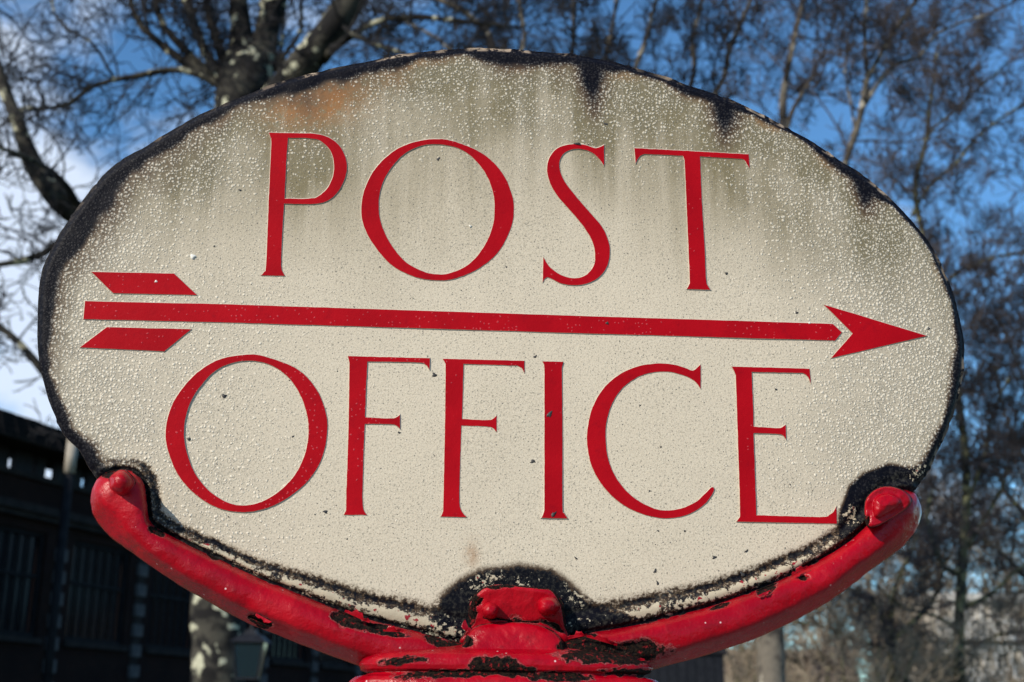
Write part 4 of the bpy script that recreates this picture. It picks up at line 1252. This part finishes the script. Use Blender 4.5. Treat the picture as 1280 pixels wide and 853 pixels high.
# windows: iron frame, bars, glass
wmesh = {}
for k in range(len(pil) - 1):
    a, b = pil[k] + 0.62, pil[k + 1] - 0.62
    wz0, wz1 = zs, zc - 0.45
    fr = MB()
    fr.box(0, b - a, 0.10, 0.22, wz0 + 0.002, wz0 + 0.14).box(0, b - a, 0.10, 0.22, wz1 - 0.12, wz1 - 0.002)
    fr.box(0, 0.12, 0.10, 0.22, wz0 + 0.14, wz1 - 0.12).box(b - a - 0.12, b - a, 0.10, 0.22, wz0 + 0.14, wz1 - 0.12)
    zmid = wz0 + (wz1 - wz0) * 0.58
    fr.box(0.12, b - a - 0.12, 0.11, 0.21, zmid - 0.05, zmid + 0.05)
    if not wmesh:
        w = fr.build('window', M['frame_dark'], hall)
        ba = MB()
        nb = 6
        for j in range(1, nb):
            x = 0.12 + (b - a - 0.24) * j / nb
            ba.box(x - 0.03, x + 0.03, 0.12, 0.20, wz0 + 0.14, zmid - 0.05).box(x - 0.03, x + 0.03, 0.12, 0.20, zmid + 0.05, wz1 - 0.12)
        g1 = ba.build('bars', M['frame_dark'], w)
        g2 = MB().box(0.12, b - a - 0.12, 0.235, 0.25, wz0 + 0.1, wz1 - 0.1).build('pane', M['pane'], w)
        g3 = MB().box(-0.1, b - a + 0.1, -0.14, 0.098, wz0 - 0.16, wz0 - 0.002).build('sill', M['cornice'], w)
        wmesh['w'] = (w, g1, g2, g3)
    else:
        w0, g1, g2, g3 = wmesh['w']
        w = w0.copy(); COL.objects.link(w)
        for q in (g1, g2, g3):
            c = q.copy(); COL.objects.link(c); c.parent = w
    w.location = (a, 0, 0)
# open strip under the eaves: stubby posts and dark boarding, a few gaps to the sky
gaps = [(t_at(-3), t_at(7)), (t_at(28), t_at(35)), (t_at(46), t_at(61)), (t_at(93), t_at(102))]
bd = MB()
cur = X0
for g0, g1_ in gaps + [(X1, X1)]:
    bd.box(cur, g0, 0.1, 0.3, zp + 0.142, zr)
    cur = g1_
bd.build('boarding', M['black_paint'], hall)
# roof over it: steep slate slope, thin from front to back
rf = MB()
rv = [(X0 - 0.3, -0.9, zr), (X0 - 0.3, 2.2, zt - 0.2), (X0 - 0.3, 2.9, zt - 0.2), (X0 - 0.3, 1.2, zr), (X1 + 0.3, -0.9, zr), (X1 + 0.3, 2.2, zt - 0.2), (X1 + 0.3, 2.9, zt - 0.2), (X1 + 0.3, 1.2, zr)]
mesh_obj('roof', rv, [(0, 4, 5, 1), (1, 5, 6, 2), (2, 6, 7, 3), (3, 7, 4, 0), (0, 1, 2, 3), (4, 7, 6, 5)], M['slate'], hall)
# slates on the slope, course by course
sl_n = Vector((0, -(zt - 0.2 - zr), 3.1)).normalized()
v0 = Vector((0, -0.9, zr)); v1 = Vector((0, 2.2, zt - 0.2))
ncourse = 11
rr_ = random.Random(5)
slv, slf = [], []
for c in range(ncourse):
    x = X0 - 0.3 + (0.3 if c % 2 else 0)
    while x < X1:
        p = v0.lerp(v1, c / ncourse); q = v0.lerp(v1, (c + 1.25) / ncourse if c < ncourse - 1 else 1)
        t_ = 0.04 + rr_.uniform(0, 0.03)
        b = len(slv)
        slv += [Vector((x, p.y, p.z)) + sl_n * (t_ + 0.04), Vector((x + 0.56, p.y, p.z)) + sl_n * (t_ + 0.04), Vector((x + 0.56, q.y, q.z)) + sl_n * 0.006, Vector((x, q.y, q.z)) + sl_n * 0.006,
                Vector((x, p.y, p.z)) + sl_n * 0.003, Vector((x + 0.56, p.y, p.z)) + sl_n * 0.003]
        slf += [(b, b + 1, b + 2, b + 3), (b + 4, b + 5, b + 1, b), (b + 4, b, b + 3), (b + 5, b + 2, b + 1)]
        x += 0.6
so = mesh_obj('slates', slv, slf, M['slate'], hall)
so['kind'] = 'stuff'

# flue before the hall's eaves, sunlit top and shaded pipe put into the colours
qd = ray(75, 700)
qx, qy = b0.x + math.cos(TH) * 1.5, b0.y - math.sin(TH) * 1.5
ft = (qy * qd.x - qx * qd.y) / (math.sin(TH) * qd.y - math.cos(TH) * qd.x)
fb = Vector((qx + math.sin(TH) * ft, qy + math.cos(TH) * ft, 0))
flue = empty('flue_pipe', (fb.x, fb.y, 0))
tag(flue, 'slim flue pipe, its top painted as if sunlit, before the dark roof at the left', 'pipe')
ztop = at(76, 541, fb.y).z
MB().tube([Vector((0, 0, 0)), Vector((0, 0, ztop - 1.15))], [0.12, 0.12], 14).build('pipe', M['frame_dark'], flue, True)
MB().tube([Vector((0, 0, ztop - 1.148)), Vector((0, 0, ztop - 0.302))], [0.15, 0.15], 14).build('flue_sunlit_top', M['flue'], flue, True)
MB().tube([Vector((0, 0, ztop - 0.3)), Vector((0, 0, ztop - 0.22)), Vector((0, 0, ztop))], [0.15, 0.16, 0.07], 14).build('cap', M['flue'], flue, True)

# ------------------------------------------------------------------ lantern beside the plane's trunk
LY = 17.0
lb = at(311, 847, LY)
lamp = empty('street_lamp', (lb.x, lb.y, 0))
tag(lamp, 'black street lamp with a glazed lantern beside the plane tree trunk', 'street lamp')
zl0, zl1 = at(311, 847, LY).z, at(311, 804, LY).z
zl2 = at(311, 778, LY).z
hw0, hw1 = 0.13, 0.19
def frustum(mb, z0, r0, z1, r1):
    b = len(mb.v)
    mb.v += [(sx * r, sy * r, z) for z, r in ((z0, r0), (z1, r1)) for sx, sy in ((-1, -1), (1, -1), (1, 1), (-1, 1))]
    mb.f += [(b + i, b + (i + 1) % 4, b + 4 + (i + 1) % 4, b + 4 + i) for i in range(4)] + [(b + 3, b + 2, b + 1, b), (b + 4, b + 5, b + 6, b + 7)]
    return mb
cg = MB()
for sx in (-1, 1):
    for sy in (-1, 1):
        cg.tube([Vector((sx * hw0, sy * hw0, zl0)), Vector((sx * hw1, sy * hw1, zl1))], [0.014, 0.014], 6)
cg.box(-0.15, 0.15, -0.15, 0.15, zl0 - 0.03, zl0 - 0.002).build('lantern_cage', M['black_paint'], lamp)
for k in range(4):
    ca, sa = math.cos(k * math.pi / 2), math.sin(k * math.pi / 2)
    def rot(v): return (v[0] * ca - v[1] * sa, v[0] * sa + v[1] * ca, v[2])
    vv = [rot(v) for v in ((-hw0, -hw0, zl0), (hw0, -hw0, zl0), (hw1, -hw1, zl1), (-hw1, -hw1, zl1), (-hw0, -hw0 + .006, zl0), (hw0, -hw0 + .006, zl0), (hw1, -hw1 + .006, zl1), (-hw1, -hw1 + .006, zl1))]
    mesh_obj('lantern_pane', vv, [(0, 1, 2, 3), (5, 4, 7, 6), (0, 4, 5, 1), (2, 6, 7, 3), (1, 5, 6, 2), (0, 3, 7, 4)], M['lantern_glass'], lamp)
hd = MB()
frustum(hd, zl1 + 0.002, 0.235, zl1 + 0.10, 0.13)
frustum(hd, zl1 + 0.102, 0.09, zl1 + 0.17, 0.06)
hd.tube([Vector((0, 0, zl1 + 0.16)), Vector((0, 0, zl2))], [0.03, 0.008], 8)
hd.build('lantern_hood', M['black_paint'], lamp)
MB().tube([Vector((0, 0, 0)), Vector((0, 0, 0.5)), Vector((0, 0, 0.52)), Vector((0, 0, zl0 - 0.03))], [0.10, 0.09, 0.055, 0.045], 14).build('post', M['black_paint'], lamp, True)

# ------------------------------------------------------------------ dark gate lodge under the right arm
def gable(mb, x0, x1, y0, y1, z0, z1, ov=0.25):
    b = len(mb.v)
    ym = (y0 + y1) / 2
    mb.v += [(x0 - ov, y0 - ov, z0), (x0 - ov, ym, z1), (x0 - ov, y1 + ov, z0), (x1 + ov, y0 - ov, z0), (x1 + ov, ym, z1), (x1 + ov, y1 + ov, z0)]
    mb.f += [(b, b + 3, b + 4, b + 1), (b + 1, b + 4, b + 5, b + 2), (b, b + 1, b + 2), (b + 3, b + 5, b + 4), (b, b + 2, b + 5, b + 3)]
    return mb

# ------------------------------------------------------------------ far white-windowed houses, lower right
def house(name, label, pxa, pxb, Y, ytop, rows, cols, trim, wallm):
    a, b = at(pxa, 860, Y), at(pxb, 860, Y)
    zt_ = at((pxa + pxb) / 2, ytop, Y).z
    root = empty(name, (a.x, Y, 0), R(3))
    tag(root, label, 'house', 'far houses behind the shrubs')
    W = b.x - a.x
    w = MB()
    cw = W / cols
    rh = (zt_ - 0.6) / rows
    ww, wh = cw * 0.46, rh * 0.62
    # wall with real openings
    for r_ in range(rows):
        z0 = 0.6 + r_ * rh
        w.box(0, W, 0, 0.4, z0 - (0.7 if r_ == 0 else 0), z0 + rh * 0.2)
        w.box(0, W, 0, 0.4, z0 + rh * 0.82, z0 + rh)
        for c in range(cols + 1):
            xa = max(0, c * cw - (cw - ww) / 2); xb = min(W, c * cw + (cw - ww) / 2)
            w.box(xa, xb, 0, 0.4, z0 + rh * 0.2, z0 + rh * 0.82)
    w.box(0, 0.4, 0.4, 9, 0, zt_).box(W - 0.4, W, 0.4, 9, 0, zt_).box(0.4, W - 0.4, 8.6, 9, 0, zt_)
    w.build('wall', wallm, root)
    MB().box(-0.15, W + 0.15, -0.3, 0, zt_ - 0.35, zt_).build('cornice', trim, root)
    MB().box(-0.1, W + 0.1, -0.12, -0.002, 0.6 + rh * 0.95, 0.6 + rh * 1.03).build('string_course', M['house_trim'], root)
    MB().box(0.4, W - 0.4, 0.4, 8.6, zt_ - 0.5, zt_ - 0.3).build('roof', M['slate'], root)
    src = None
    for r_ in range(rows):
        for c in range(cols):
            x0 = c * cw + (cw - ww) / 2
            z0 = 0.6 + r_ * rh + rh * 0.2
            if src is None:
                f = MB()
                t_ = 0.10
                f.box(-0.18, 0, -0.08, -0.002, -0.1, rh * 0.62 + 0.2).box(ww, ww + 0.18, -0.08, -0.002, -0.1, rh * 0.62 + 0.2)
                f.box(0, ww, -0.08, -0.002, rh * 0.62, rh * 0.62 + 0.2).box(-0.3, ww + 0.3, -0.22, -0.082, rh * 0.62 + 0.202, rh * 0.62 + 0.34)
                fo = f.build('window', trim, root)
                s = MB().box(0.0, t_, 0.12, 0.2, 0.1, rh * .62).box(ww - t_, ww, 0.12, 0.2, 0.1, rh * .62).box(t_, ww - t_, 0.12, 0.2, rh * .62 - t_, rh * .62).box(0, ww, 0.12, 0.2, 0, 0.1)
                s.box(t_, ww - t_, 0.12, 0.2, rh * .31 - .05, rh * .31 + .05).box(ww / 2 - .04, ww / 2 + .04, 0.13, 0.19, 0.1, rh * .31 - .05).box(ww / 2 - .04, ww / 2 + .04, 0.13, 0.19, rh * .31 + .05, rh * .62 - t_)
                s = s.build('sash', trim, fo)
                p = MB().box(0.02, ww - 0.02, 0.21, 0.225, 0.02, rh * .62 - 0.02).build('pane', M['pane'], fo)
                bal = MB().box(-0.35, ww + 0.35, -0.6, -0.004, -0.32, -0.12).box(-0.35, ww + 0.35, -0.6, -0.52, 0.5, 0.62)
                k_ = 7
                for j in range(k_):
                    xx = -0.3 + (ww + 0.6) * j / (k_ - 1)
                    bal.box(xx - 0.06, xx + 0.06, -0.59, -0.53, -0.12, 0.5)
                bal = bal.build('balcony', trim, fo)
                src = (fo, s, p, bal)
            else:
                fo = src[0].copy(); COL.objects.link(fo)
                for q in src[1:]:
                    k2 = q.copy(); COL.objects.link(k2); k2.parent = fo
            fo.location = (x0, 0, z0)
house('far_house', 'far pale house with white balconied windows, seen through twigs at the bottom right corner', 1172, 1312, 62.0, 742, 3, 4, M['white_paint'], M['house_stucco'])
house('far_house', 'far lower brick house with plain windows, behind shrubs under the right cradle arm', 880, 1075, 80.0, 812, 2, 6, M['house_trim'], M['house_brick'])

gx = at(875, 860, 40.0)
lodge = empty('garden_hut', (at(800, 860, 40).x, 40, 0))
tag(lodge, 'dark navy painted hut below the right cradle arm, left of the thin grey trunk', 'hut')
Wl = at(906, 860, 40).x - at(800, 860, 40).x
zl = at(875, 818, 40).z
MB().box(0, Wl, 0, 1.8, 0, zl).build('wall', M['black_paint'], lodge)
for j in range(9):
    xa = Wl * j / 9
    o = MB().box(xa + 0.012, xa + Wl / 9 - 0.012, -0.03, -0.002, 0.1, zl - 0.08).build('board', M['black_paint'], lodge)
gable(MB(), 0, Wl, 0, 1.8, zl + 0.002, zl + 0.5, 0.12).build('roof', M['slate'], lodge)
